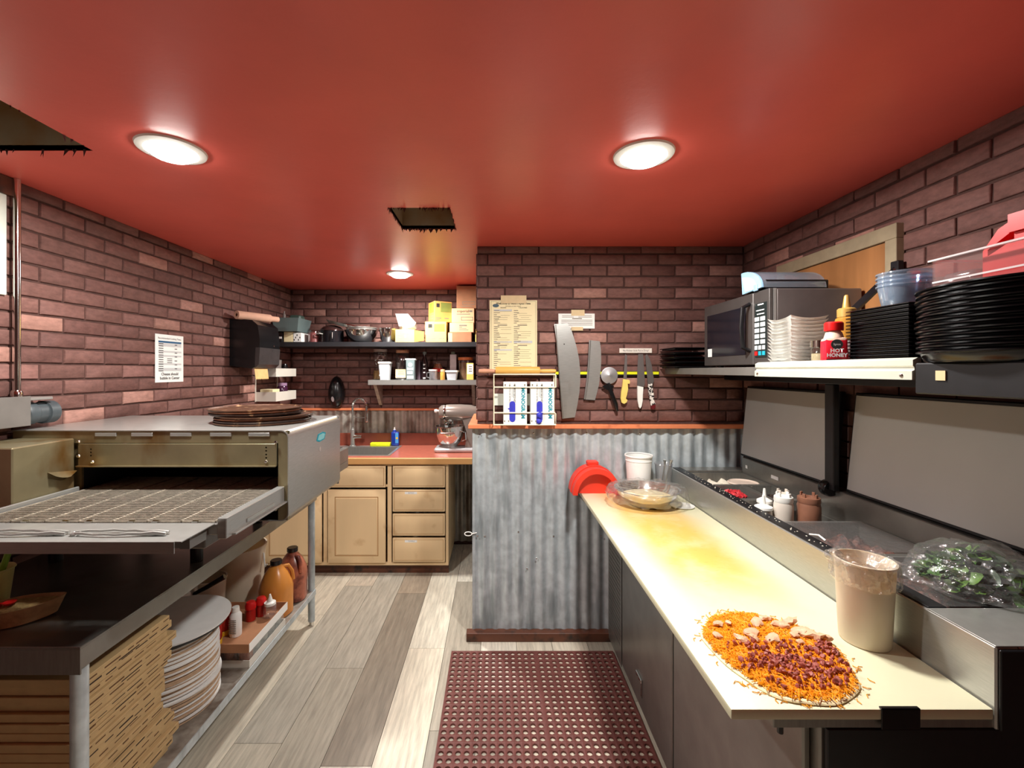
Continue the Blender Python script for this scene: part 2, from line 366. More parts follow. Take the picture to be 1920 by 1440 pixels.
# walls -----------------------------------------------------------------------
wl = struct('wall_left', B().box(XL-.06, XL-.008, YR, YB+.05, 0, CEIL), mortar)
wb = struct('wall_back', B().box(XL, -.12, YB+.008, YB+.06, 0, CEIL), mortar)
wr = struct('wall_right', B().box(XR+.008, XR+.06, YR, YB, 0, CEIL), mortar)
wp = struct('wall_partition', B().box(-.112, XR+.008, YP+.008, YB+.06, 0, CEIL), mortar)
ww = struct('wall_rear', B().box(XL-.06, XR+.06, YR-.06, YR, 0, CEIL), mat('rear_wall_paint', rgb(120,85,78), .75, 0, .05, 3))
BP, BC = .2050, .0673; BLn, BHt = .1965, .0585
def brick_mesh(k):
    rnd = random.Random(k); b = B(); hx, hz = BLn/2, BHt/2
    def ring(inset, y, j): return [(sx*(hx-inset)+rnd.uniform(-j,j), y, sz*(hz-inset)+rnd.uniform(-j,j)) for sx, sz in ((-1,-1),(0,-1.0),(1,-1),(1,1),(0,1),(-1,1))]
    r0, r1, r2 = ring(0,.003,0), ring(0,-.0045,.0016), ring(.0032,-.008,.0016)
    b.v = [Vector(p) for p in r0+r1+r2]
    for a in (0,6):
        for i in range(6): b.f.append((a+i, a+(i+1)%6, a+6+(i+1)%6, a+6+i))
    b.f += [(12,13,16,17),(13,14,15,16)]
    return b.mesh('brick', brick_m, sharp=50)
BM = [brick_mesh(k) for k in range(8)]
Z0 = 2.2346
def brick_colour():
    q = random.random(); base = (120,85,78)
    if q < .05: base = (164,122,110)
    elif q < .25: base = (128,91,84)
    elif q < .45: base = (112,78,72)
    j = random.uniform(.95,1.05)
    return (*[lin(c*j) for c in base], 1)
def brick_wall(wall, u0, u1, z0, z1, place, rz, phase, par, joined_below=None, skip=None):
    k0 = int(math.ceil((Z0 - z1)/BC)) - 2
    for k in range(k0, 60):
        zt = Z0 - k*BC; zc = zt - BC/2
        top, bot = min(zc+BHt/2, z1), max(zc-BHt/2, z0)
        if top - bot < .012: 
            if zc < z0: break
            continue
        off = phase + (BP/2 if (k+par) % 2 else 0)
        n = int(math.floor((u0 - off)/BP)) - 1
        while True:
            a, b2 = off + n*BP + (BP-BLn)/2, off + (n+1)*BP - (BP-BLn)/2; n += 1
            if a > u1: break
            a, b2 = max(a, u0), min(b2, u1)
            if b2 - a < .012: continue
            if skip and skip((a+b2)/2, zc): continue
            o = bpy.data.objects.new('brick', random.choice(BM)); COL.objects.link(o); o.parent = wall
            o.location = place((a+b2)/2, (top+bot)/2); o.rotation_euler = (0,0,rz)
            o.scale = ((b2-a)/BLn, 1, (top-bot)/BHt); o.color = brick_colour()
def bricks_joined(wall, u0, u1, z0, z1, place, rz):
    b = B(); k = 0; z = z0
    while z + BC <= z1 + .001:
        u = u0 - (BP/2 if k % 2 else 0)
        while u < u1:
            a, c = max(u, u0)+.004, min(u+BP, u1)-.004
            if c - a > .02:
                s0 = len(b.v); b.box(-(c-a)/2, (c-a)/2, -.008, .003, -BHt/2, BHt/2)
                b.xf(Matrix.Translation(place((a+c)/2, z+BC/2)) @ Matrix.Rotation(rz, 4, 'Z'), s0)
            u += BP
        z += BC; k += 1
    if b.v: o = part('far_bricks', b, bricks_far, wall); o['kind'] = 'stuff'
placeP = lambda u, z: Vector((u, YP+.008, z)); placeB = lambda u, z: Vector((u, YB+.008, z))
placeL = lambda u, z: Vector((XL-.008, u, z)); placeR = lambda u, z: Vector((XR+.008, -u, z))
brick_wall(wp, -.112, XR, 1.285, CEIL, placeP, 0, .155, 1)
brick_wall(wb, XL, -.118, 1.25, CEIL, placeB, 0, .07, 1)
brick_wall(wl, 1.42, YB, 1.30, CEIL, placeL, pi/2, 1.834, 1)
brick_wall(wr, -2.655, -.85, 1.50, CEIL, placeR, -pi/2, -1.02, 0)
bricks_joined(wl, -1.55, 1.42, .9, CEIL-.02, placeL, pi/2)
bricks_joined(wl, 1.42, YB, .2, 1.29, placeL, pi/2)
bricks_joined(wr, -.85, 1.55, .9, CEIL-.02, placeR, -pi/2)
bricks_joined(wr, -2.64, -.86, 1.03, 1.49, placeR, -pi/2)
side = lambda u, z: Vector((-.112, -u, z))
bricks_joined(wp, -4.05, -2.67, 1.3, CEIL-.02, side, -pi/2)

# floor ------------------------------------------------------------------------
fl = struct('floor', B().box(XL-.05, XR+.05, YR-.05, YB+.05, -.04, -.0035), subfloor)
PWd, PL = .2072, 1.39
ends = {-4: 2.38, -3: 1.79, -2: 2.55, -1: 1.967, 0: 2.2, 1: 1.5, -5: 1.9, -6: 2.9, -7: 1.6}
ptint = {(-4,0): (176,170,156), (-4,1): (222,215,198), (-3,0): (146,136,121), (-3,1): (162,148,130), (-3,-1): (216,210,196), (-2,0): (224,218,200), (-2,1): (228,222,204),
         (-1,0): (178,170,154), (-1,1): (230,224,208), (0,0): (224,218,202), (0,1): (220,210,192), (-5,0): (176,170,156), (-5,1): (196,184,166)}
def plank_mesh(k):
    b = B().box(-PWd/2+.0012, PWd/2-.0012, 0, 1, -.004, 0); return b.mesh('plank', plank_m)
pm = plank_mesh(0)
for i in range(-9, 12):
    xc = -.0885 + (i+.5)*PWd
    x0, x1 = max(xc-PWd/2, XL), min(xc+PWd/2, XR)
    if x1 - x0 < .02: continue
    e = ends.get(i, random.uniform(1.4, 2.8))
    for n in range(-4, 3):
        a, c = max(e+n*PL, YR)+.001, min(e+(n+1)*PL, YB)-.001
        if c - a < .03: continue
        o = bpy.data.objects.new('plank', pm); COL.objects.link(o); o.parent = fl; o.location = ((x0+x1)/2, a, 0); o.scale = ((x1-x0)/PWd, c-a, 1)
        t = ptint.get((i, n), None)
        if not t: g = random.choice((156,170,190,208,220)); t = (g, g*.96, g*.87)
        o.color = (*[lin(q) for q in t], 1)

# corrugated wainscot, trims ----------------------------------------------------
def corrugated(x0, x1, z0, z1, y, amp=.0075, pitch=.0685, per=10, th=.0015):
    b = B(); n = int((x1-x0)/pitch*per)
    pts = [(x0+(x1-x0)*i/n, y - amp - amp*cos(2*pi*(x1-x0)*i/n/pitch)) for i in range(n+1)]
    vs = [(p[0], p[1], z) for z in (z0, z1) for p in pts]; m = n+1
    return b.add(vs, [(i, i+1, m+i+1, m+i) for i in range(n)])
part('corrugated_sheet', corrugated(-.14, XR, .045, 1.262, YP+.004), galv, wp, sharp=80)
part('corrugated_sheet', corrugated(XL, -.125, .03, 1.238, YB+.004), galv_dark, wb, sharp=80)
sb = B().box(-.142, -.128, YP-.008, YB, .045, 1.262); part('corner_flashing', sb, galv, wp)
for (px, py) in ((895,1005),(909,1005),(972,997),(1038,1005),(1127,1005),(900,815),(1000,812),(1100,812),(1200,812),(1300,812),(988,1066),(1006,1047)):
    part('screw_head', B().lathe([(0,.004),(.004,.003),(.0055,0)], (0,0,0), 8).xf(Matrix.Translation(P(px, py, YP-.012)) @ Matrix.Rotation(pi/2,4,'X')), chrome, wp)
hk = P(878, 1001, YP-.02)
solo('white_hook_loop', B().tube([hk+Vector((.022*cos(a), .004*sin(a), .010*sin(a))) for a in [2*pi*k/16 for k in range(16)]], .003, 6, closed=True).tube([hk+Vector((.022,0,0)), hk+Vector((.05,.008,.004))], .003, 6), white_p, 'small white wire loop at the corner of the corrugated partition', 'loop')
t1 = struct('trim_1', B().box(-.165, XR, YP-.045, YP+.004, 1.256, 1.280, .003), orange_trim, 'orange-red wooden cap rail above the corrugated partition')
part('return_rail', B().box(-.165, -.112, YP-.044, 3.3, 1.2565, 1.2795, .003), orange_trim, t1)
struct('trim_2', B().box(XL, -.125, YB-.028, YB+.004, 1.236, 1.256, .002), orange_trim, 'orange-red wooden strip above the sink backsplash')
bb = struct('baseboard_partition', B().box(-.175, .70, YP-.052, YP-.0, 0, .052, .003), brown_wood, 'worn brown wooden kick board under the corrugated partition')
# ------------------------------------------------------------------ lettering
def text(s, size, m, parent, loc, rz=0, spin=0, name='lettering', bold=0, sx=1.0, local=False, align='CENTER'):
    """flat print: faces -Y for rz=0, +X for rz=90deg, -X for rz=-90deg; spin turns it in its own plane"""
    cu = bpy.data.curves.new(name, 'FONT'); cu.body = s; cu.size = size; cu.align_x = align; cu.align_y = 'CENTER'; cu.offset = bold; cu.resolution_u = 2
    o = bpy.data.objects.new('tmp', cu); COL.objects.link(o)
    dg = bpy.context.evaluated_depsgraph_get(); me = bpy.data.meshes.new_from_object(o.evaluated_get(dg)); bpy.data.objects.remove(o)
    off = Vector((0,0,0)) if local else wloc(parent)
    me.transform(Matrix.Translation(Vector(loc)-off) @ Matrix.Rotation(rz,4,'Z') @ Matrix.Rotation(pi/2,4,'X') @ Matrix.Rotation(spin,4,'Z') @ Matrix.Diagonal((sx,1,1,1)))
    me.name = name; me.materials.clear(); me.materials.append(m)
    q = bpy.data.objects.new(name, me); return link(q, parent)
def bars(rects, frame):
    """printed lines: rects in (u0,u1,v0,v1), frame maps (u,v)->3D"""
    b = B()
    for (a, c, d, e) in rects: b.quad(frame(a,d), frame(c,d), frame(c,e), frame(a,e))
    return b

# ------------------------------------------------------------------ prep table
PF, PB, PY0, PY1 = .668, 1.462, .93, 2.615
pt = thing('pizza_prep_table', 'stainless refrigerated pizza prep table with two raised lids along the right wall', 'prep table', ((PF+PB)/2, 1.78, 0))
part('body', B().box(PF+.012, PB, PY0, 2.338, .02, .858, .004), steel_d, pt)
part('compressor_bay', B().box(PF+.30, PB, 2.3385, PY1, .02, .858, .004).box(PF+.012, PF+.2995, 2.6, PY1, .02, .858).box(PF+.012, PF+.2995, 2.3385, 2.5995, .02, .032).box(PF+.012, PF+.2995, 2.3385, 2.5995, .845, .858), steel_d, pt)
part('end_panel', B().box(PF+.02, PB-.01, PY0-.012, PY0-.0005, .02, .856, .002), blackm, pt)
part('top_deck', B().box(.575, 1.035, PY0-.012, PY1, .858, .879, .002), steel_d, pt)
for i, (a, c) in enumerate(((.955,1.652),(1.668,2.325))):
    dr = part('door', B().box(PF-.006, PF+.0115, a, c, .055, .842, .004), steel_d, pt)
hy = 2.045
part('door_handle', B().box(PF-.014, PF-.0062, hy-.045, hy+.03, .182, .200, .002).box(PF-.012, PF-.0062, hy-.045, hy-.036, .12, .182), chrome, pt)
gf = B(); fx = PF-.004; gy0, gy1, gz0, gz1 = 2.365, 2.597, .12, .60; ny_, nz_ = 10, 20; cw, ch = (gy1-gy0)/ny_, (gz1-gz0)/nz_
for (a, c, d, e) in ((2.345,gy0,.03,.845),(gy1,PY1,.03,.845),(gy0,gy1,.03,gz0),(gy0,gy1,gz1,.845)): gf.box(fx, fx+.003, a, c, d, e)
part('grille_frame', gf, steel_d, pt)
gb = B()
for i in range(ny_):
    for j in range(nz_):
        y, z = gy0+(i+.5)*cw, gz0+(j+.5)*ch
        o4 = [(y-cw/2,z-ch/2),(y+cw/2,z-ch/2),(y+cw/2,z+ch/2),(y-cw/2,z+ch/2)]; h4 = [(y-cw*.34,z-ch*.40),(y+cw*.34,z-ch*.05),(y+cw*.34,z+ch*.40),(y-cw*.34,z+ch*.05)]
        vs = [(fx,*q) for q in o4]+[(fx,*q) for q in h4]+[(fx+.003,*q) for q in h4]
        gb.add(vs, [(k,(k+1)%4,4+(k+1)%4,4+k) for k in range(4)]+[(4+k,4+(k+1)%4,8+(k+1)%4,8+k) for k in range(4)])
g_ = part('perforated_grille', gb, steel_d, pt); g_['kind'] = 'stuff'
for y in (1.0, 2.55):
    for x in (PF+.05, PB-.06): part('foot', B().lathe([(0,0),(.024,0),(.026,.012),(.02,.016),(.02,.0195)], (x,y,0), 14), steel_d, pt)
part('rail_front', B().box(1.030, 1.078, PY0-.018, PY1, .858, 1.030, .003), steel, pt)
part('rail_strip', B().box(1.036, 1.080, 1.06, PY1-.02, 1.0302, 1.034, .001), blackm, pt)
part('near_deck', B().box(1.079, PB, PY0-.018, 1.06, .858, 1.030, .003), steel, pt)
part('deck_plate', B().box(1.0305, PB-.001, PY0-.0175, 1.0595, 1.0302, 1.0322, .0008), steel, pt)
part('near_end_plate', B().box(1.034, PB, PY0-.024, PY0-.0185, .86, 1.026, .002), blackm, pt)
part('far_deck', B().box(1.079, PB, 2.52, PY1, .858, 1.032, .003), steel_d, pt)
part('rail_back', B().box(1.400, PB, 1.061, 2.519, .858, 1.108, .003), steel_d, pt)
part('well_floor', B().box(1.079, 1.399, 1.061, 2.519, .862, .874), steel_d, pt)
part('divider_bar', B().box(1.079, 1.399, 1.955, 1.985, .98, 1.028, .002), steel_d, pt)
for nm, (px, py, d) in (('rail_label', (1438,886,2.22)), ('rail_label', (1393,868,2.47))):
    p = P(px, py, d); part(nm, B().box(1.3965, 1.3995, p.y-.028 if px > 1400 else p.y-.008, p.y+.028 if px > 1400 else p.y+.008, 1.055, 1.072), paper, pt)
lid_in = mat('lid_liner', rgb(178,176,172), .38, .05, .04, 4)
def lid(y0, y1):
    tx, bx, z0, z1 = 1.452, 1.412, 1.112, 1.512; L = sqrt((tx-bx)**2 + (z1-z0)**2); a = math.atan2(tx-bx, z1-z0)
    M = Matrix.Translation((bx,0,z0)) @ Matrix.Rotation(a,4,'Y')
    l = part('lid', B().box(0, .026, y0, y1, 0, L, .004).xf(M), blackm, pt)
    q = part('lid_liner', B().box(-.004, 0, y0+.012, y1-.012, .012, L-.012, .001).xf(M), lid_in, l)
lid(1.865, 2.56); lid(.955, 1.79)
part('hinge_knob', B().lathe([(0,-.02),(.03,-.02),(.034,-.012),(.034,.012),(.03,.02),(0,.02)], (0,0,0), 20).xf(Matrix.Translation((1.385,1.845,1.112)) @ Matrix.Rotation(pi/2,4,'X')), blackp, pt)
part('board_bracket', B().box(.792, .872, PY0-.0215, PY0-.0188, .862, .906, .001).box(.792, .872, PY0-.0215, PY0-.013, .9028, .906, .001), blackp, pt)
pin = B().lathe([(0,0),(.006,0),(.006,.018),(0,.018)], (.597, PY0+.0, .840), 10); part('board_pin', pin, blackp, pt)
# pans in the well
def pan(x0, x1, y0, y1, zr, depth, m=steel_d):
    b = B(); t = .002; zb = zr - depth; i = .012
    b.add([(x0,y0,zr),(x1,y0,zr),(x1,y1,zr),(x0,y1,zr), (x0+i,y0+i,zr),(x1-i,y0+i,zr),(x1-i,y1-i,zr),(x0+i,y1-i,zr), (x0+i+.006,y0+i+.006,zb),(x1-i-.006,y0+i+.006,zb),(x1-i-.006,y1-i-.006,zb),(x0+i+.006,y1-i-.006,zb)],
          [(0,1,5,4),(1,2,6,5),(2,3,7,6),(3,0,4,7),(4,5,9,8),(5,6,10,9),(6,7,11,10),(7,4,8,11),(8,9,10,11)])
    return b
WX0, WX1 = 1.081, 1.397
pans = [(WX0,WX1,2.24,2.515),(WX0,WX0+.158,1.99,2.238),(WX0+.16,WX1,1.99,2.238),(WX0,WX1,1.70,1.952),(WX0,WX1,1.385,1.698),(WX0,WX1,1.065,1.383)]
for q in pans: part('food_pan', pan(*q, 1.022 if q[3] != 1.952 else .985, .10 if q[3] != 1.952 else .055), steel_d, pt)
def heap(q, z, h, sc, seed, n=16):
    x0, x1, y0, y1 = q; x0 += .02; x1 -= .02; y0 += .02; y1 -= .02; b = B(); vs = []
    for i in range(n+1):
        for j in range(n+1):
            u, v = i/n, j/n; e = min(u, v, 1-u, 1-v)*4; e = min(1, e)
            vs.append((x0+u*(x1-x0), y0+v*(y1-y0), z + h*e*(.6+.7*noise.noise(Vector((u*sc, v*sc, seed)))) ))
    return b.add(vs, [(i*(n+1)+j, (i+1)*(n+1)+j, (i+1)*(n+1)+j+1, i*(n+1)+j+1) for i in range(n) for j in range(n)])
chz_w = mat('white_cheese', rgb(226,218,200), .6, 0, .12, 90, .5, 200)
dark_food = stain(mat('mushroom_slices', rgb(70,56,48), .5, 0, .4, 60, .6, 120), rgb(30,22,20), .45, .6, 40)
tomato = mat('diced_tomato', rgb(206,52,60), .35, 0, .3, 120, .8, 160)
meat_d = stain(mat('cooked_meat_crumbs', rgb(110,66,54), .55, 0, .4, 80, .8, 140), rgb(58,34,28), .45, .6, 50)
solo('cheese_heap', heap(pans[0], .955, .05, 6, 1), chz_w, 'shredded white cheese in the far steel pan of the prep table', 'cheese', kind='stuff')
solo('mushroom_heap', heap(pans[2], .975, .03, 8, 2), dark_food, 'dark sliced mushrooms in a small steel pan of the prep table', 'mushrooms', kind='stuff')
solo('olive_heap', heap(pans[1], .96, .03, 8, 5), mat('dark_olives', rgb(40,28,34), .4, 0, .4, 80, .8, 120), 'dark toppings in the small pan under the red diced tomato', 'toppings', kind='stuff')
tm = B(); rr = random.Random(3)
for i in range(46):
    s0 = len(tm.v); a = .006; tm.box(-a, a, -a, a, -a, a).xf(Matrix.Translation((WX0+.06+rr.uniform(-.03,.045), 2.13+rr.uniform(-.05,.05), 1.004+rr.uniform(0,.010))) @ Matrix.Rotation(rr.uniform(0,3),4,(rr.random(),rr.random(),1)), s0)
solo('diced_tomato', tm, tomato, 'bright red diced tomato spilled in a small prep-table pan', 'tomato', kind='stuff')
solo('plastic_lid', B().lathe([(0,.004),(.062,.004),(.07,.010),(.075,.006),(.072,0),(0,0)], (1.285,2.30,1.012), 28), mat('pale_pink_plastic', rgb(226,206,190), .4, 0, .06, 10), 'round pale plastic lid lying on the far cheese pan', 'dish')  # a loose plastic lid left on the cheese pan
for q, nm, lb, cat_, sd in ((pans[4],'meat_heap','dark cooked meat crumbs under film in the middle prep-table pan','meat',7),(pans[5],'sausage_heap','dark meat topping under film in the nearest prep-table pan','meat',9)):
    solo(nm, heap(q, .955, .05, 7, sd, 22), meat_d, lb, cat_, kind='stuff')
for q, lb, sd in ((pans[4],'crumpled clear film sheet covering the middle prep-table pan',3),(pans[5],'crumpled clear film sheet covering the nearest prep-table pan',4)):
    b = heap((q[0]-.01,q[1]+.005,q[2]-.01,q[3]+.01), 1.027, .014, 5, sd, 26); solo('film_sheet', b, film, lb, 'plastic film')
solo('film_strip', B().tube([P(1518,1004,1.50)+Vector((0,0,.004)), P(1535,1008,1.47)+Vector((0,0,.008)), P(1548,1016,1.44)+Vector((0,0,.004))], .003, 6), paper, 'thin white curled strip on the black rail of the prep table', 'strip')
crumbs = B()
for i in range(70):
    y = rr.uniform(1.25, 2.5); x = 1.058+rr.uniform(-.016,.016); s0 = len(crumbs.v); a = rr.uniform(.0015,.0035)
    crumbs.lathe([(0,0),(a,a*.4),(0,a*.9)], (x,y,1.034), 5)
solo('cheese_crumbs', crumbs, chz_w, 'tiny white cheese crumbs scattered on the black prep-table rail', 'crumbs', kind='stuff')
# squeeze bottles standing in the sauce pan
def squeeze(x, y, label, h, r, capm, bodym, crown, zb=.931):
    t = thing('squeeze_bottle', label, 'squeeze bottle', (x,y,zb), 0, 'squeeze bottles in the sauce pan')
    c = (x,y,zb); part('body', B().lathe([(0,0),(r*.92,0),(r,.006),(r,h*.72),(r*.9,h*.82)], c, 20), bodym, t)
    if crown:
        part('cap', B().lathe([(r*.93,h*.80),(r*.98,h*.84),(r*.95,h*.94),(r*.55,h*.96),(r*.5,h*.90),(0,h*.90)], c, 20), capm, t)
        for k in range(4):
            a = k*pi/2 + .4; s = B().box(-.006,.006,-.003,.003,0,.018,.001).xf(Matrix.Translation((x+r*.72*cos(a), y+r*.72*sin(a), zb+h*.93)) @ Matrix.Rotation(a+pi/2,4,'Z')); part('cap_prong', s, capm, t)
    else:
        part('cap', B().lathe([(r*1.0,h*.80),(r*1.08,h*.82),(r*1.05,h*.90),(r*.6,h*.96),(r*.3,h),(r*.16,h*1.3),(0,h*1.31)], c, 20), capm, t)
br_p = mat('brown_sauce_plastic', rgb(136,92,72), .4, 0, .15, 20); wh_b = mat('white_sauce_bottle', rgb(216,206,194), .4, 0, .06, 14)
squeeze(1.115, 1.845, 'low white squeeze bottle with cone tip beside the black rail', .115, .032, white_p, wh_b, False)
squeeze(1.155, 1.905, 'white squeeze bottle whose cone tip stands behind the other white bottles', .125, .028, white_p, wh_b, False)
squeeze(1.185, 1.825, 'white squeeze bottle with a crown-shaped open cap', .16, .036, white_p, wh_b, True)
squeeze(1.235, 1.905, 'pale squeeze bottle with crown cap half hidden between the bottles', .15, .03, wh_b, wh_b, True)
squeeze(1.272, 1.800, 'brown squeeze bottle with a crown-shaped cap', .165, .042, br_p, br_p, True)

# cutting board and what stands on it ------------------------------------------------
BZ = .9025
solo('cutting_board', B().box(.484, 1.026, PY0-.0185, 2.612, .8795, BZ, .004, 2), board_m, 'long yellow-stained white cutting board along the front of the prep table', 'cutting board')
# pizza
pz = thing('uncooked_pizza', 'uncooked oval pizza with orange cheese, chicken and bacon on the cutting board', 'pizza', (.688,1.094,BZ))
pc = Vector((.688,1.094)); prx, pry = .158, .176
def pr(a): return 1 + .03*sin(3*a+1) + .02*sin(5*a) + .012*sin(9*a+2)
dough_m = stain(mat('raw_dough', rgb(238,222,176), .6, 0, .05, 30, .2, 90), rgb(214,182,116), .58, .75, 25)
db = B()
for prof in [[(0,.004),(.80,.006),(.93,.007),(.985,.0055),(1.0,.003),(.99,0),(0,0)]]:
    vs, fs = [], []; n = 64; rings = []
    for (r, z) in prof:
        ring = []
        for i in range(n):
            a = 2*pi*i/n; ring.append(len(vs)); k = r*pr(a); vs.append((pc.x+prx*k*cos(a), pc.y+pry*k*sin(a), BZ+z+(.0025*noise.noise(Vector((cos(a)*8*r, sin(a)*8*r, 1))) if z > 0 else 0)))
        rings.append(ring)
    for A, C in zip(rings, rings[1:]): fs += [(A[i],A[(i+1)%n],C[(i+1)%n],C[i]) for i in range(n)]
    db.add(vs, fs)
part('dough', db, dough_m, pz)
rr = random.Random(11)
def strand(b, p, yaw, L, w_, lift, bend):
    d = Vector((cos(yaw), sin(yaw), 0)); n = Vector((-d.y, d.x, 0)); pts = [p - d*L/2, p + n*bend + Vector((0,0,lift)), p + d*L/2]
    for q in pts[:2]: pass
    s0 = len(b.v); vs = []
    for q in pts: vs += [q + n*w_, q + Vector((0,0,w_*1.5)), q - n*w_]
    b.add(vs, [(0,1,4,3),(1,2,5,4),(3,4,7,6),(4,5,8,7),(0,2,1),(6,7,8)])
cheese_or = mat('orange_cheddar_shreds', rgb(250,160,24), .45, 0, .14, 60, sss=.1)
cb_ = B()
for i in range(6500):
    a = rr.uniform(0, 2*pi); k = sqrt(rr.random())*.955*pr(a)
    if k > .9 and rr.random() < .45: continue
    p = Vector((pc.x+prx*k*cos(a), pc.y+pry*k*sin(a), BZ+.007+rr.uniform(0,.006)*(1.1-k*.6)))
    strand(cb_, p, rr.uniform(0, pi), rr.uniform(.010,.022), rr.uniform(.0009,.0014), rr.uniform(-.001,.004), rr.uniform(-.004,.004))
for i in range(70):
    a = rr.uniform(0, 2*pi); k = rr.uniform(1.0,1.14); strand(cb_, Vector((pc.x+prx*k*cos(a), max(PY0-.01, pc.y+pry*k*sin(a)), BZ+.001)), rr.uniform(0,pi), .016, .001, .001, .004)
part('cheese_shreds', cb_, cheese_or, pz, kind='stuff')
def chunk(seed, sx, sy, sz, sub=2):
    bm = bmesh.new(); bmesh.ops.create_icosphere(bm, subdivisions=sub, radius=1)
    for v in bm.verts:
        q = v.co.copy(); v.co = Vector((q.x*sx, q.y*sy, q.z*sz))*(1+.55*noise.noise(q*1.9+Vector((seed*3.7,1.3,0)))+.42*noise.noise(q*3.6+Vector((seed*2.3,3,.7))))
    return B().bm(bm)
chick = mat('cooked_chicken', rgb(214,170,136), .55, 0, .2, 70, .5, 120); bacon = mat('bacon_crumble', rgb(150,74,62), .5, 0, .35, 60, .6, 140)
cm = [chunk(k, .020, .012, .0075).mesh('chicken_piece', chick, sharp=40) for k in range(4)]
for (px, py, s, a) in ((1346,1170,.9,.4),(1366,1168,.7,1.2),(1345,1192,.75,2.0),(1408,1186,1.2,.2),(1392,1200,.9,2.6),(1418,1168,1.1,.9),(1412,1196,1.0,1.7),(1447,1198,1.25,.6),(1462,1172,1.2,-.4),(1482,1165,1.0,.3),(1502,1184,1.3,-.3),(1520,1192,1.4,-.5),(1545,1195,1.0,-.4),(1500,1204,.7,.8),(1436,1160,.8,.1),(1490,1190,.9,1.1)):
    d = (H-BZ-.014)*F/(py-CY); o = link(bpy.data.objects.new('chicken_piece', rr.choice(cm)), pz); o.location = Vector((PX(px,d), d, BZ+.0155)) - wloc(pz); o.rotation_euler = (rr.uniform(-.3,.3), rr.uniform(-.3,.3), a); o.scale = (s,s,s)
bmx = [chunk(20+k, .0062, .0050, .0036, 1).mesh('bacon_crumble', bacon, sharp=30) for k in range(6)]
for i in range(420):
    if i < 350:
        # band running from left-middle to the right
        t_ = rr.random(); px = 1395+t_*185+rr.gauss(0,14); py = 1235+t_*20+rr.gauss(0,20)
        if rr.random() < .35: px = rr.uniform(1530,1610); py = 1198+(px-1530)*.45+rr.gauss(0,10)
    else: px = rr.uniform(1340,1600); py = rr.uniform(1205,1290)
    d = (H-BZ-.014)*F/(py-CY); x = PX(px,d); q = sqrt(((x-pc.x)/prx)**2+((d-pc.y)/pry)**2)
    if q > .9: continue
    o = link(bpy.data.objects.new('bacon_crumble', rr.choice(bmx)), pz); o.location = Vector((x, d, BZ+.0145+rr.uniform(0,.004))) - wloc(pz); o.rotation_euler = (rr.uniform(0,3), rr.uniform(0,3), rr.uniform(0,3)); s = rr.uniform(.55,1.35); o.scale = (s,s,s)
# white bucket with film
bx, by = .953, 1.145
bk = thing('plastic_tub', 'tall white plastic tub of sauce with cling film around its rim', 'tub', (bx,by,BZ))
part('tub_wall', B().lathe([(0,0),(.052,0),(.0545,.004),(.0635,.205),(.0665,.205),(.0665,.210),(.062,.211),(.061,.204),(.0525,.008),(0,.007)], (bx,by,BZ+.0005), 40), white_t, bk)
part('sauce', B().lathe([(0,.148),(.0585,.148),(.0586,.144)], (bx,by,BZ), 32), mat('creamy_sauce', rgb(196,160,128), .4, 0, .1, 20), bk)
def crinkle(b, amt, sc, seed): return b.disp(lambda p: Vector((noise.noise(p*sc+Vector((seed,0,0))), noise.noise(p*sc+Vector((0,seed,5))), noise.noise(p*sc+Vector((9,0,seed)))))*amt)
fb = B().lathe([(.005,.192),(.03,.186),(.05,.196),(.062,.213),(.069,.214),(.072,.205),(.071,.185),(.073,.165),(.070,.155)], (bx,by,BZ), 72)
part('cling_film', crinkle(fb, .010, 70, 2), film, bk, sharp=14)
fk = chunk(5, .022, .02, .016).xf(Matrix.Translation((bx-.068, by+.012, BZ+.212))); part('film_bunch', crinkle(fk, .01, 90, 4), film, bk, sharp=25)
# bag of greens on the near deck
gx, gy = 1.28, 1.17
bg = thing('bag_of_greens', 'clear plastic bag of green leaves on the near end of the prep table', 'bag of greens', (gx,gy,1.033))
leafm = [mat('green_leaf', rgb(62,100,40), .45, 0, .25, 30), mat('dark_green_leaf', rgb(40,72,34), .45, 0, .25, 30), mat('pale_green_leaf', rgb(98,136,58), .45, 0, .2, 30)]
def leaf_mesh(k):
    b = B(); n = 7; vs = []
    for i in range(n+1):
        t_ = i/n; w_ = .017*sin(pi*min(1,t_*.95+.04))**.8
        for s in (-1,0,1): vs.append((t_*.06-.03, s*w_, .006*sin(t_*5+k)+.006*abs(s)))
    return b.add(vs, [(i*3+j, i*3+j+1, i*3+j+4, i*3+j+3) for i in range(n) for j in range(2)]).mesh('leaf', leafm[k % 3], sharp=180)
lm = [leaf_mesh(k) for k in range(3)]
for i in range(220):
    a = rr.uniform(0,2*pi); k = sqrt(rr.random()); z = 1.042+rr.random()*.075*(1-k*k)
    o = link(bpy.data.objects.new('leaf', rr.choice(lm)), bg); o.location = Vector((gx+.125*k*cos(a), gy+.10*k*sin(a), z)) - wloc(bg); o.rotation_euler = (rr.uniform(-.6,.6), rr.uniform(-.6,.6), rr.uniform(0,6))
bm = bmesh.new(); bmesh.ops.create_icosphere(bm, subdivisions=5, radius=1)
for v in bm.verts:
    q = v.co.copy(); f = 1 + .16*noise.noise(q*2.2) + .09*noise.noise(q*6) + .05*noise.noise(q*13)
    z = q.z*.105*f
    v.co = Vector((gx+q.x*.152*f, gy+q.y*.132*f, max(1.0315+.002*(1+q.z), 1.055+z*.8)))
part('plastic_bag', B().bm(bm), film, bg, sharp=20)
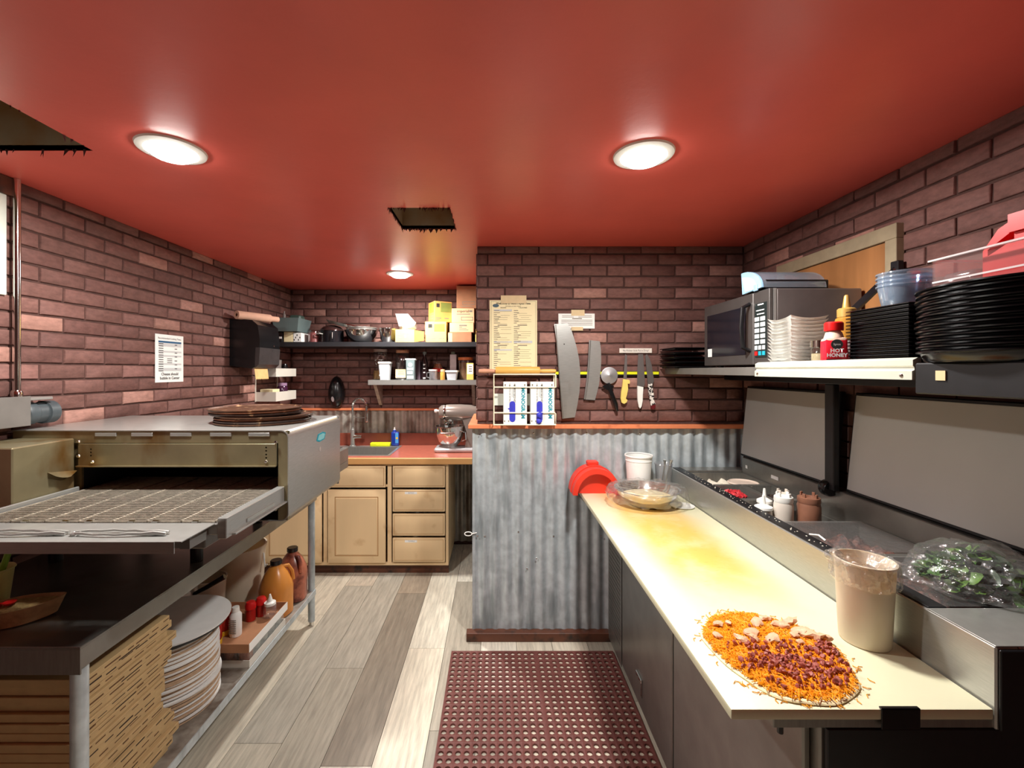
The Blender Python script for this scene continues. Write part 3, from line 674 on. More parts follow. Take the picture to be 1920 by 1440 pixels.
fp = B().add([P(1770,1052,1.28), P(1860,1046,1.30), P(1882,1058,1.29), P(1868,1078,1.25), P(1755,1082,1.24)], [(0,1,3,4),(1,2,3)]); part('bag_flap', fp, clear('milky_film', (.9,.9,.9), .1, .2, body=(.75,.78,.75), bodyfac=.3), bg)
# wrapped bowl at the far end
wx, wy = .785, 2.305
wbw = thing('steel_mixing_bowl', 'wide steel bowl wrapped in cling film at the far end of the cutting board', 'bowl', (wx,wy,BZ))
part('bowl', B().lathe([(0,.0005),(.075,.0005),(.11,.018),(.146,.055),(.158,.083),(.166,.085),(.166,.088),(.157,.087),(.142,.058),(.115,.022),(.07,.005),(0,.004)], (wx,wy,BZ), 48), chrome, wbw)
part('dough_ball', B().lathe([(0,.062),(.08,.060),(.115,.05),(.13,.046)], (wx,wy,BZ), 32), dough_m, wbw)
cf = B().lathe([(0,.090),(.05,.089),(.10,.094),(.145,.098),(.168,.095),(.179,.078),(.182,.055),(.176,.030)], (wx,wy,BZ), 110)
cf.xf(Matrix.Translation((wx,0,0)) @ Matrix.Diagonal((1.14,1,1,1)) @ Matrix.Translation((-wx,0,0)))
part('cling_film', crinkle(crinkle(cf, .010, 34, 7), .005, 110, 9), film, wbw, sharp=14)
solo('small_lid', B().lathe([(0,.001),(.05,.001),(.058,.004),(.06,.007),(.055,.007),(.05,.004),(0,.004)], (.955,2.27,BZ), 28), white_p, 'small white lid half under the wrapped bowl', 'small_lid')  # a small white lid beside the wrapped bowl
# red half-round container, cups
rx, ry0, ry1 = .565, 2.47, 2.625
rd = thing('red_silicone_mold', 'red arched silicone mold standing against the corrugated partition', 'mold', (rx,(ry0+ry1)/2,BZ))
def arch(r, n=24, sq=1.0): return [(rx + r*cos(pi*i/n), BZ+.001 + r*sq*sin(pi*i/n)) for i in range(n+1)]
o_, i_ = arch(.135,24,1.1), arch(.108,24,1.1)
b = B(); n = len(o_); vs = [(p[0],ry0,p[1]) for p in o_]+[(p[0],ry0,p[1]) for p in i_]+[(p[0],ry1,p[1]) for p in o_]+[(p[0],ry1-.01,p[1]) for p in i_]
fs = []
for i in range(n-1): fs += [(i,i+1,n+i+1,n+i),(i,2*n+i,2*n+i+1,i+1),(n+i,n+i+1,3*n+i+1,3*n+i)]
part('arched_shell', b.add(vs, fs), red_sil, rd)
part('end_wall', B().prism(arch(.110,24,1.1), 'y', ry0+.045, ry1-.005), red_sil, rd)
part('rim_rib', B().prism([(rx+.139*cos(a), BZ+.002+.153*sin(a)) for a in [pi*i/20 for i in range(21)]] + [(rx+.130*cos(a), BZ+.002+.142*sin(a)) for a in [pi*i/20 for i in range(20,-1,-1)]], 'y', ry0+.06, ry0+.085), red_sil, rd)
part('top_tab', B().box(rx-.035, rx+.03, ry0+.09, ry1-.01, BZ+.146, BZ+.172, .006), red_sil, rd)
cupx = .825
cp = thing('paper_cup', 'large white paper cup behind the wrapped bowl', 'cup', (cupx,2.560,BZ))
part('cup_wall', B().lathe([(0,.002),(.058,.002),(.060,0),(.0745,.205),(.072,.205),(.0575,.006),(0,.006)], (cupx,2.560,BZ), 36), paper, cp)
part('cup_rim', B().lathe([(.072,.202),(.078,.202),(.080,.207),(.078,.213),(.072,.212),(.071,.207)], (cupx,2.560,BZ), 36), paper, cp)
part('cup_band', B().lathe([(.0715,.178),(.0742,.178),(.0748,.184),(.0722,.185)], (cupx,2.560,BZ), 36), paper, cp)
cc = thing('clear_plastic_cup', 'small clear plastic cup holding utensils beside the white paper cup', 'cup', (.965,2.55,BZ))
part('cup_wall', B().lathe([(0,.001),(.038,.001),(.048,.155),(.052,.16),(.05,.165),(.046,.156),(.037,.004)], (.965,2.55,BZ), 28), clear_p, cc)
part('utensil_tip', B().tube([(.965,2.55,BZ+.01),(.99,2.53,BZ+.14),(1.0,2.525,BZ+.19)], [.004,.005,.010], 8).tube([(.955,2.56,BZ+.01),(.975,2.56,BZ+.15),(.972,2.55,BZ+.185)], [.004,.005,.009], 8), steel, cc)

# ------------------------------------------------------------------ shelf on the right wall
SZ = 1.612
sh = thing('wall_shelf', 'long dark shelf on the right wall above the prep table lids', 'shelf', (1.25,1.6,1.585))
part('shelf_board', B().box(1.022, 1.476, .55, 2.648, 1.586, SZ, .002), mat('dark_shelf_board', rgb(64,48,38), .6, 0, .2, 8, .05, 40, (1,.2,1)), sh)
part('edge_angle', B().box(1.012, 1.0215, 1.715, 2.648, 1.580, 1.614, .001), steel_dark, sh)
zz = [(1.012,1.632),(1.0,1.626),(1.0,1.612),(1.004,1.608),(1.004,1.602),(.998,1.599),(.998,1.578),(1.0205,1.578),(1.0205,1.632)]
part('pale_edge_trim', B().prism(zz, 'y', 1.062, 1.708), mat('pale_metal_trim', rgb(206,206,192), .4, .3, .04, 10), sh)
for y in (1.09, 1.69): part('trim_screw', B().lathe([(0,.003),(.004,.002),(.005,0)], (0,0,0), 10).xf(Matrix.Translation((.998,y,1.588)) @ Matrix.Rotation(-pi/2,4,'Y')), chrome, sh)
part('black_box_edge', B().box(1.002, 1.0215, .55, 1.06, 1.545, 1.618, .003), blackm, sh)
part('price_tag', B().box(.9995, 1.0015, .985, 1.007, 1.578, 1.600), tape, sh)
part('under_rail', B().box(1.36, 1.476, .6, 2.64, 1.545, 1.5855, .003), blackm, sh)
part('support_post', B().box(1.372, 1.398, 1.80, 1.85, 1.110, 1.5445, .003), blackm, sh)
part('bracket_diagonal', B().tube([(1.462,1.616,1.97),(1.10,1.616,1.625)], .014, 4), blackm, sh)
part('bracket_upright', B().box(1.452, 1.476, 1.60, 1.632, SZ+.001, 2.0, .003), blackm, sh)
part('bracket_bolt', B().lathe([(0,.006),(.007,.005),(.009,0)], (0,0,0), 12).xf(Matrix.Translation((1.452,1.616,1.965)) @ Matrix.Rotation(-pi/2,4,'Y')), chrome, sh)
# microwave
mx0, mx1, my0, my1, mz0, mz1 = 1.085, 1.455, 1.757, 2.305, SZ+.012, 1.928
mw = thing('microwave_oven', 'grey commercial microwave with black window on the dark wall shelf', 'microwave', ((mx0+mx1)/2,(my0+my1)/2,SZ))
part('body', B().box(mx0+.028, mx1, my0, my1, mz0, mz1, .005), mat('grey_microwave_shell', rgb(128,122,120), .38, .7, .06, 20), mw)
part('gasket', B().box(mx0+.016, mx0+.0275, my0+.004, my1-.004, mz0+.004, mz1-.002), blackp, mw)
dr = part('door', B().box(mx0, mx0+.0155, my0+.112, my1, mz0, mz1, .003), mat('grey_microwave_front', rgb(104,100,98), .36, .7, .06, 20), mw)
part('window', B().box(mx0-.002, mx0-.0003, my0+.165, my1-.035, mz0+.045, mz1-.05, .0006), mat('dark_microwave_glass', rgb(20,22,30), .12, 0, .1, 10), dr)
part('handle', B().tube([(mx0,my0+.135,mz0+.06),(mx0-.03,my0+.137,mz0+.075),(mx0-.036,my0+.137,mz0+.16),(mx0-.03,my0+.137,mz0+.245),(mx0,my0+.135,mz0+.26)], .009, 10), blackp, dr)
part('sticker', B().box(mx0-.0032, mx0-.0022, my1-.085, my1-.045, mz0+.045, mz0+.085), paper, dr)
cpn = part('control_panel', B().box(mx0, mx0+.0155, my0, my0+.109, mz0, mz1, .002), MATS['grey_microwave_front'], mw)
part('keypad', B().box(mx0-.002, mx0-.0003, my0+.016, my0+.094, mz0+.03, mz1-.05, .0006), mat('black_keypad', rgb(24,34,34), .3), cpn)
for r in range(7):
    for c in range(3 if r > 4 else 2):
        wd = .022 if r > 4 else .034; y = my0+.024+c*(.026 if r > 4 else .04)
        col_ = ink_grey if r < 6 else (red_p if c == 2 else ink_teal)
        part('key', B().box(mx0-.0034, mx0-.0021, y, y+wd-.003, mz0+.18-r*.0235, mz0+.197-r*.0235), col_, cpn)
part('keypad_print', bars([(my0+.03,my0+.08,mz0+.207,mz0+.211),(my0+.03,my0+.085,mz0+.222,mz0+.226),(my0+.035,my0+.075,mz0+.245,mz0+.250)], lambda u,v: (mx0-.0023,u,v)), ink_white, cpn)
for y in (my0+.05, my1-.05):
    for x in (mx0+.06, mx1-.05): part('foot', B().lathe([(0,0),(.014,0),(.014,.0125),(0,.0125)], (x,y,SZ), 12), blackp, mw)
part('panel_edge', B().box(mx0+.0165, mx0+.0275, my0-.0005, my0+.0035, mz0, mz1), steel, mw)
# film cutter box on top of the microwave
ft = thing('film_dispenser', 'black film dispenser with curved blue clear cover on top of the microwave', 'dispenser', (1.21,1.87,mz1))
q0, q1 = 1.795, 1.945
part('base', B().box(1.10, 1.36, q0+.012, q1, mz1+.0005, mz1+.045, .004), blackp, ft)
def qa(r): return [(q1-.004 - r*cos(a), mz1+.012 + r*.62*sin(a)) for a in [pi*.52*i/14 for i in range(15)]]
part('curved_cover', B().prism(qa(.14)+qa(.132)[::-1], 'x', 1.088, 1.345), clear_b, ft)
part('end_cap', B().prism([(q1-.004,mz1+.005)]+qa(.14), 'x', 1.080, 1.090), mat('blue_clear_endcap', rgb(150,190,220), .3, 0, .1, 20), ft)
part('cap_dial', B().prism([(q1-.03,mz1+.012)]+[(q1-.004 - .105*cos(a), mz1+.012+.105*.62*sin(a)) for a in [pi*.5*i/10 for i in range(11)]], 'x', 1.078, 1.0805), mat('pale_green_dial', rgb(214,226,206), .5), ft)
part('latch', B().box(1.074, 1.082, q0+.03, q0+.055, mz1+.002, mz1+.03, .002), mat('blue_latch', rgb(140,180,214), .4), ft)
# black handled pans at the far end
for i in range(5):
    t = thing('sizzle_pan', 'thin black handled pan at the shelf end, ' + ordinal(i,5) + ' of its stack', 'pan', (1.115,2.535,SZ+i*.026), 0, 'black handled pans stacked on the shelf end')
    z = SZ+i*.026; x0, x1, y0, y1 = .975, 1.20, 2.43, 2.64
    part('dish', B().box(x0+.01, x1-.01, y0+.01, y1-.008, z+.0005, z+.008, .003).box(x0, x1, y0, y1, z+.008, z+.0125, .002), blackp, t)
    hx = 1.17 + .012*(i % 2)
    part('handle', B().tube([(hx,2.432,z+.010),(hx+.004,2.40,z+.012),(hx+.006,2.36,z+.016+.004*(i%3))], [.006,.008,.009], 10), blackp, t)
    part('handle_tip', B().lathe([(0,-.011),(.008,-.008),(.0105,0),(.008,.008),(0,.011)], (hx+.006,2.352,z+.017+.004*(i%3)), 14), chrome, t)
# paper boats
for i in range(14):
    z = SZ+.001+i*.0125; x0, x1, y0, y1 = 1.030+.001*(i%3), 1.165, 1.548, 1.682
    b = B(); n = 10
    def edge(u): return .010 + .010*(2*u-1)**2
    vs = [(x0+.012,y0+.012,z),(x1-.012,y0+.012,z),(x1-.012,y1-.012,z),(x0+.012,y1-.012,z)]; fs = [(0,1,2,3)]; b.add(vs, fs)
    for (A, C, a, c) in (((x0,y0),(x1,y0),(x0+.012,y0+.012),(x1-.012,y0+.012)), ((x1,y0),(x1,y1),(x1-.012,y0+.012),(x1-.012,y1-.012)), ((x1,y1),(x0,y1),(x1-.012,y1-.012),(x0+.012,y1-.012)), ((x0,y1),(x0,y0),(x0+.012,y1-.012),(x0+.012,y0+.012))):
        vs = []
        for k in range(n+1):
            u = k/n; vs += [(a[0]+(c[0]-a[0])*u, a[1]+(c[1]-a[1])*u, z), (A[0]+(C[0]-A[0])*u, A[1]+(C[1]-A[1])*u, z+edge(u))]
        b.add(vs, [(2*k,2*k+2,2*k+3,2*k+1) for k in range(n)])
    solo('paper_tray', b, paper, 'white square paper tray nested beside the microwave, ' + ordinal(i,14), 'paper tray', 'nested white paper trays on the shelf')
# small glass jar, hot honey, gold-capped bottle
def jar(name, label, cat_, x, y, z, prof, glassm, lidprof, lidm, fill=None, fillm=None, lidname='lid', seg=24):
    t = thing(name, label, cat_, (x,y,z)); c = (x,y,z+.0004)
    part('glass', B().lathe(prof, c, seg), glassm, t)
    if fill: part('contents', B().lathe(fill, c, seg), fillm, t)
    if lidprof: part(lidname, B().lathe(lidprof, c, seg), lidm, t)
    return t
jar('glass_shaker', 'small glass jar with ridged metal lid between the paper trays and red bottle', 'jar', 1.095, 1.488, SZ, [(0,0),(.030,0),(.032,.004),(.032,.06),(.028,.068)], glass_c, [(.029,.066),(.034,.066),(.034,.088),(.030,.09),(0,.09)], chrome, [(0,.003),(.029,.003),(.029,.045),(0,.045)], mat('pale_spice', rgb(190,176,140), .8))
hx, hy = 1.072, 1.405
hh = thing('hot_honey_bottle', 'square red-labelled bottle with red cap reading HOT HONEY', 'bottle', (hx,hy,SZ), radians(-22))
part('bottle', B().box(-.029,.029,-.029,.029,.0005,.092,.008,2).lathe([(.027,.09),(.022,.108),(.017,.114),(.017,.122)], (0,0,0), 24), mat('pale_honey_plastic', rgb(226,190,170), .25), hh, local=True)
part('label', B().box(-.0297,.0297,-.0297,.0297,.006,.089,.008,2), hot_red, hh, local=True)
part('cap', B().lathe([(.017,.114),(.025,.114),(.0255,.118),(.0255,.138),(.022,.142),(0,.142)], (0,0,0), 24), red_p, hh, local=True)
text('HOT', .016, ink_white, hh, (0,-.0305,.050), bold=.0006, local=True); text('HONEY', .0155, ink_white, hh, (0,-.0305,.036), bold=.0006, local=True)
part('logo_disc', B().lathe([(0,0),(.0155,0),(.0155,.0005),(0,.0005)], (0,0,0), 24).xf(Matrix.Translation((0,-.0299,.070)) @ Matrix.Rotation(pi/2,4,'X')), ink, hh, local=True)
text('Spice', .009, ink_white, hh, (0,-.0308,.070), local=True)
part('label_band', bars([(-.027,.027,.011,.024)], lambda u,v: (u,-.0301,v)), ink, hh, local=True)
text('Extra', .008, ink_white, hh, (0,-.0305,.0175), local=True)
part('label_arrow', B().add([(.0303,-.027,.018),(.0303,-.005,.036),(.0303,-.027,.056)], [(0,1,2)]), ink_white, hh, local=True)
gb_ = jar('honey_squeeze_bottle', 'clear amber squeeze bottle with tall gold cone cap', 'bottle', 1.150, 1.452, SZ, [(0,0),(.036,0),(.038,.004),(.038,.10),(.034,.115),(.037,.13),(.030,.158),(.02,.166)], mat('amber_clear_plastic', rgb(196,140,62), .12, 0, .15, 16, trans=.35), [(.021,.163),(.026,.163),(.026,.188),(.022,.192),(.012,.194),(.007,.232),(.004,.236),(0,.236)], mat('gold_cap', rgb(178,140,72), .4, .2), lidname='cone_cap')
part('label', B().lathe([(.0384,.012),(.0386,.012),(.0386,.085),(.0384,.085)], (1.150,1.452,SZ), 28), paper, gb_)
part('label_print', bars([(1.150-.02+i*.007, 1.150-.0175+i*.007, SZ+.02, SZ+.075) for i in range(6)], lambda u,v: (u, 1.452-.0395, v)), ink_soft, gb_)
# square black containers and round black pans
for i in range(16):
    z = SZ+.004+i*.0105; b = B(); x0, x1, y0, y1 = 1.093, 1.292, 1.172, 1.385; e = .008
    b.box(x0, x1, y0, y1, z+.0065, z+.0095, .0012); b.box(x0+e, x1-e, y0+e, y1-e, z, z+.0064, .0015)
    solo('square_tray', b, blackp, 'thin square black tray beside the gold-capped bottle, ' + ordinal(i,16) + ' of its stack', 'tray', 'stacked square black trays')
solo('white_tray_base', B().box(1.085, 1.30, 1.165, 1.392, SZ+.0002, SZ+.0038, .001), white_p, 'flat white tray under the stack of square black trays', 'tray')
pcx, pcy, prd = 1.165, .935, .203
pan_b = B().lathe([(0,0),(prd*.90,0),(prd*.93,.004),(prd*.965,.020),(prd,.0225),(prd,.0255),(prd*.955,.0255),(prd*.915,.004),(0,.003)], (0,0,0), 56).mesh('round_pan', mat('black_deep_pan', rgb(14,14,16), .22, .2, .15, 30))
for i in range(13):
    o = link(bpy.data.objects.new('round_pan', pan_b)); o.location = (pcx+random.uniform(-.002,.002), pcy+random.uniform(-.002,.002), 1.6185+i*.0118)
    tag(o, 'black round pizza pan nested under the clear bin, ' + ordinal(i,13), 'pan', 'nested round black pizza pans')
PT = 1.6185+12*.0118+.0257
# deli cups
for i in range(4):
    z = SZ+.004+16*.0105+i*.012; s = 1
    b = B().lathe([(0,.0),(.048,.0),(.05,.003),(.060,.058),(.064,.060),(.064,.064),(.060,.064),(.049,.004),(0,.002)], (1.185,1.285,z), 32)
    solo('deli_cup', b, clear_b, 'clear bluish deli cup on the square black trays, ' + ordinal(i,4) + ' of the nest', 'cup', 'nested clear deli cups')
# clear bin with red tote on the pans
cbn = thing('clear_storage_bin', 'shallow clear plastic bin on top of the round black pans', 'bin', (1.19,.90,PT))
x0, x1, y0, y1, z0, z1 = 1.060, 1.325, .72, 1.075, PT+.0005, PT+.078
b = B(); th = .003
b.box(x0,x1,y0,y1,z0,z0+th); b.box(x0,x0+th,y0,y1,z0+th,z1); b.box(x1-th,x1,y0,y1,z0+th,z1); b.box(x0+th,x1-th,y0,y0+th,z0+th,z1); b.box(x0+th,x1-th,y1-th,y1,z0+th,z1)
part('bin_wall', b, clear('bin_plastic', (.98,.97,.97), .02, .1, body=(.9,.85,.85), bodyfac=.03), cbn)
rim = B(); zr = z1
for (a, c, d, e) in ((x0-.006,x0+th,y0-.006,y1+.006),(x1-th,x1+.006,y0-.006,y1+.006),(x0+th,x1-th,y0-.006,y0+th),(x0+th,x1-th,y1-th,y1+.006)): rim.box(a,c,d,e,zr,zr+.004)
part('bin_rim', rim, clear('frosted_rim', (.95,.9,.9), .25, .2, body=(.9,.85,.85), bodyfac=.45), cbn)
part('bin_ledge', B().box(x0-.003,x0-.0002,y0+.002,y1-.002,z0+.024,z0+.028), MATS.get('x') or clear('frosted_ledge', (.95,.9,.9), .25, .2, body=(.9,.85,.85), bodyfac=.45), cbn)
solo('clear_clamshell', B().box(x0+.012, x0+.19, .992, 1.068, z0+.0035, z0+.045, .012, 3), clear_p, 'small clear clamshell box inside the clear bin on the pans', 'box')
rt = thing('red_tote', 'red plastic tote with a slotted handle standing in the clear bin', 'tote', (1.19,.84,z0+.003))
zt = z0+.0035
prof = [(.745,zt),(.985,zt),(.985,zt+.075),(.955,zt+.115),(.915,zt+.134),(.745,zt+.134)]
tsh = part('tote_shell', B().prism(prof, 'x', 1.083, 1.30), red_p, rt)
part('tote_rim', B().prism([(.735,zt+.1),(.93,zt+.1),(.93,zt+.138),(.735,zt+.138)], 'x', 1.075, 1.308), red_p, rt)
cut(tsh, B().prism([(.925,zt+.086),(.975,zt+.062),(.975,zt+.076),(.925,zt+.106)], 'x', 1.07, 1.103))
# cupboard hatch on the right wall
hz1, hy0, hy1 = 2.14, 1.612, 2.30
wh = thing('wall_hatch', 'plywood hatch with a tan painted frame on the right brick wall', 'hatch', (XR,(hy0+hy1)/2,1.62))
fr = B().box(XR-.028, XR+.004, hy0, hy1, hz1-.055, hz1, .002).box(XR-.028, XR+.004, hy0, hy0+.048, 1.64, hz1-.0552, .002).box(XR-.028, XR+.004, hy1-.05, hy1, 1.64, hz1-.0552, .002)
part('frame', fr, tan_frame, wh)
part('panel', B().box(XR-.016, XR+.002, hy0+.049, hy1-.051, 1.64, hz1-.057), ply, wh)
# ------------------------------------------------------------------ things hung on the partition
WY = YP - .001           # brick faces
DW = WY - .004
def flat(name, px0, px1, py0, py1, d, th, m, label, cat_):
    t = thing(name, label, cat_, (PX((px0+px1)/2,d), d, PZ(py1,d)))
    part('sheet', B().box(PX(px0,d), PX(px1,d), d, d+th, PZ(py1,d), PZ(py0,d)), m, t); return t
mn = flat('menu_sheet', 918, 1007, 563, 697, DW, .0015, cream_paper, 'tall cream menu sheet taped to the dark brick partition', 'menu')
fm = lambda u, v: (PX(918+u*89, DW-.0008), DW-.0008, PZ(563+v*134, DW-.0008))
lines = []; heads = []; shade = []
rr = random.Random(5)
for c0 in (.09, .51):
    v = .14
    while v < .96:
        if abs(v-.34) < .008 or abs(v-.63) < .008: heads.append((c0+.08, c0+.28, v, v+.011)); v += .022; continue
        heads.append((c0, c0+rr.uniform(.06,.15), v, v+.008))
        if rr.random() < .75: lines.append((c0+rr.uniform(.02,.15), c0+rr.uniform(.26,.38), v+.012, v+.0165))
        v += .029
shade = [(.09,.47,.128,.152),(.09,.47,.575,.592),(.51,.90,.565,.600),(.09,.47,.685,.705)]
part('print_shade', bars(shade, fm), ink_grey, mn)
fm2 = lambda u, v: tuple(Vector(fm(u,v)) - Vector((0,.0004,0)))
part('print_heads', bars(heads, fm2), ink_soft, mn); part('print_lines', bars(lines, fm2), mat('faint_ink', rgb(176,166,134), .8), mn)
text("Welcome to Moe's Apex Pizza", .0165, ink, mn, fm2(.5,.045), bold=.0003)
text('PIZZERIA & DELI MENU', .009, ink_soft, mn, fm2(.5,.085)); text('SALADS', .010, ink, mn, fm2(.29,.105)); text('CALZONES', .010, ink, mn, fm2(.70,.105))
part('logo_oval', B().lathe([(0,0),(.019,0),(.019,.0004),(0,.0004)], (0,0,0), 24).xf(Matrix.Translation(fm2(.13,.075)) @ Matrix.Rotation(pi/2,4,'X') @ Matrix.Diagonal((1,.55,1,1))), mat('dark_teal_ink', rgb(70,92,104), .7), mn)
part('border', bars([(.03,.035,.01,.99),(.965,.97,.01,.99),(.03,.97,.012,.0155)], fm2), ink_soft, mn)
part('tape_strip', B().box(PX(939,DW), PX(987,DW), DW-.002, DW-.0012, PZ(569,DW), PZ(554,DW)), tape, mn)
nt_ = flat('notice_sheet', 1047, 1115, 588, 616, DW-.001, .0015, paper, 'small white notice taped on the brick partition behind the long blade', 'notice')
fn = lambda u, v: (PX(1047+u*68, DW-.0018), DW-.0018, PZ(588+v*28, DW-.0018))
part('print_lines', bars([(.1,.42,.12+.10*i,.15+.10*i) for i in range(2)]+[(.55,.92,.12+.10*i,.15+.10*i) for i in range(2)]+[(.08,.94,.42+.11*i,.45+.11*i) for i in range(4)]+[(.38,.65,.30,.36)], fn), ink_soft, nt_)
part('tape_strip', B().box(PX(1071,DW), PX(1096,DW), DW-.0025, DW-.0019, PZ(592,DW), PZ(581,DW)), tape, nt_); part('tape_strip', B().box(PX(1071,DW), PX(1093,DW), DW-.0025, DW-.0019, PZ(620,DW), PZ(613,DW)), tape, nt_)

# glove rack with two boxes
RY0, RY1 = 2.568, 2.652
gr = thing('wire_glove_rack', 'cream wire rack holding two glove boxes on the orange cap rail', 'rack', (.17,2.61,1.281))
xa, xb, za, zb_ = PX(926,RY0), PX(1042,RY0), 1.283, PZ(702,RY0); wr_ = .0042
part('front_frame', B().tube([(xa,RY0,za+.003),(xb,RY0,za+.003),(xb,RY0,PZ(776,RY0)),(xb-.006,RY0,PZ(774,RY0)),(xa,RY0,PZ(774,RY0))], wr_, 8)
     .tube([(xa,RY0,za),(xa,RY0,zb_),(xb-.004,RY0,zb_),(xb,RY0,zb_-.006),(xb,RY0,PZ(728,RY0)+.005),(xb-.006,RY0,PZ(726,RY0)),(xa,RY0,PZ(726,RY0))], wr_, 8), wire_white, gr)
part('side_wires', B().tube([(xa,RY0,za+.003),(xa,RY1,za+.003),(xa,RY1,zb_),(xa,RY0,zb_)], wr_, 8).tube([(xb,RY0,za+.003),(xb,RY1,za+.003),(xb,RY1,zb_-.01),(xb-.004,RY0,zb_)], wr_, 8), wire_white, gr)
part('back_band', B().box(xa, xb, RY1-.004, RY1-.001, PZ(760,RY1), PZ(738,RY1)), pale_board, gr)
def glove_box(px0, px1, label, bulge):
    d0, d1 = RY0+.006, RY1-.006; x0, x1, z0, z1 = PX(px0,d0), PX(px1,d0), 1.2865, PZ(716,d0)
    t = thing('glove_box', label, 'glove box', ((x0+x1)/2,(d0+d1)/2,z0), 0)
    part('carton', B().box(x0,x1,d0,d1,z0,z1,.001), paper, t); W, Hh = x1-x0, z1-z0
    f = lambda u, v: (x0+u*W, d0-.0006, z1-v*Hh)
    text('MONOGRAM', .030, ink_teal, t, f(.83,.50), spin=-pi/2, bold=.0013, sx=1.0)
    text('NITRILE GLOVES', .015, ink, t, f(.47,.265), spin=-pi/2, bold=.0002); text('GUANTES DE NITRILO', .0115, ink, t, f(.27,.265), spin=-pi/2)
    part('print_marks', bars([(.05,.10,.05,.10),(.24,.29,.07,.10),(.44,.51,.07,.10),(.88,.93,.05,.10),(.03,.07,.90,.94),(.2,.24,.90,.94)]+[(.36+.07*k,.375+.07*k,.16,.36) for k in range(3)], f), ink_soft, t)
    sx, sz0, sz1, r = x0+W*.38, z1-Hh*.87, z1-Hh*.52, W*.125
    cap = [(sx+r*cos(a), sz1+r*sin(a)) for a in [pi*i/10 for i in range(11)]] + [(sx+r*cos(a), sz0+r*sin(a)) for a in [pi+pi*i/10 for i in range(11)]]
    part('glove', B().prism(cap, 'y', d0-.0018, d0-.0003), blue_glove, t)
    if bulge:
        b = chunk(31, .016, .012, .022).xf(Matrix.Translation((sx-.002, d0-.010, sz0+.022))); b2 = chunk(37, .015, .011, .017).xf(Matrix.Translation((sx-.003, d0-.010, sz0-.012))); b.add(b2.v, b2.f)
        part('glove_tuft', b, blue_glove, t, sharp=180)
    else: part('glove_tuft', B().add([(sx-r-.012,d0-.004,sz0+.062),(sx-r+.006,d0-.003,sz0+.066),(sx-r+.006,d0-.003,sz0+.050)], [(0,1,2)]), blue_glove, t)
glove_box(944, 988, 'white glove box with smooth blue slot, beside the wire end of the rack', False)
glove_box(995, 1039, 'white glove box with a blue glove poking out, beside the long blade', True)
rp = thing('rolling_pin', 'wooden rolling pin lying on top of the wire glove rack', 'rolling pin', (.12,2.60,zb_))
zc = zb_ + .0225; yc = 2.603
part('roller', B().lathe([(0,PX(930,yc)),(.020,PX(929,yc)),(.0225,PX(931,yc)),(.0225,PX(1010,yc)),(.02,PX(1012,yc)),(0,PX(1011,yc))], (0,0,0), 24).xf(Matrix.Translation((0,yc,zc)) @ Matrix.Rotation(pi/2,4,'Y')), wood_y, rp)
part('handle', B().lathe([(0,PX(1012,yc)),(.010,PX(1012,yc)),(.012,PX(1020,yc)),(.0125,PX(1034,yc)),(.010,PX(1042,yc)),(0,PX(1043,yc))], (0,0,0), 16).xf(Matrix.Translation((0,yc,zc-.003)) @ Matrix.Rotation(pi/2,4,'Y')), wood_y, rp)
part('handle', B().lathe([(0,PX(897,yc)),(.011,PX(898,yc)),(.0135,PX(908,yc)),(.012,PX(922,yc)),(.009,PX(929,yc)),(0,PX(929,yc))], (0,0,0), 16).xf(Matrix.Translation((0,yc,zc-.003)) @ Matrix.Rotation(pi/2,4,'Y')), wood_pink, rp)
# magnet strip, blades and knives
MY = WY - .016
ms = thing('magnetic_knife_strip', 'lime yellow magnetic strip across the brick partition', 'knife strip', (PX(1138,MY),MY,PZ(704,MY)))
part('bar', B().box(PX(1040,MY), PX(1236,MY), MY, WY+.001, PZ(705,MY), PZ(696,MY)), blackp, ms)
part('yellow_face', B().box(PX(1041,MY), PX(1235,MY), MY-.002, MY-.0003, PZ(702,MY), PZ(697,MY)), magnet_m, ms)
def c7(x, y): return (880+x/4.5, 540+y/4.5)
def blade(name, pts, th, m, label, cat_, y=None, group=None):
    y = y if y is not None else MY-.004
    b = B().prism([(PX(px,y), PZ(py,y)) for px, py in pts], 'y', y-th, y); return b
big = [c7(*q) for q in ((715,305),(830,298),(862,360),(885,430),(908,510),(925,600),(935,700),(935,790),(928,880),(912,980),(890,1090),(785,1102),(772,950),(760,790),(750,640),(738,470))]
rb = thing('rocker_blade', 'longest curved rocker pizza blade hanging on the magnetic strip', 'pizza cutter', (PX(1065,MY),MY,PZ(785,MY)))
bl_ = part('blade', blade('blade', big, .003, steel, '', ''), steel, rb)
part('spine', B().tube([P(*c7(728,310),MY-.006), P(*c7(752,640),MY-.006), P(*c7(772,900),MY-.006), P(*c7(792,1098),MY-.006)], .0028, 6), steel_d, rb)
hc = P(*c7(800,474),MY-.004); cut(bl_, B().tube([hc+Vector((0,-.02,0)), hc+Vector((0,.02,0))], .0035, 12))
sm = [c7(*q) for q in ((1010,440),(1100,450),(1110,520),(1112,620),(1105,720),(1092,820),(1060,946),(966,940),(985,800),(1000,640))]
rs = thing('short_rocker_blade', 'shorter curved rocker pizza blade with dark spine beside the round cutter', 'pizza cutter', (PX(1112,MY),MY,PZ(752,MY)))
part('blade', blade('blade', sm, .003, steel, '', ''), steel, rs)
part('spine', B().tube([P(*c7(1020,442),MY-.008), P(*c7(1008,640),MY-.008), P(*c7(995,800),MY-.008), P(*c7(975,938),MY-.008)], .0045, 6), steel_dark, rs)
pw = thing('round_pizza_cutter', 'round pizza wheel with black handle hanging on the magnetic strip', 'pizza cutter', (PX(1145,MY),MY,PZ(772,MY)))
wc = P(1142.5,704,MY-.010)
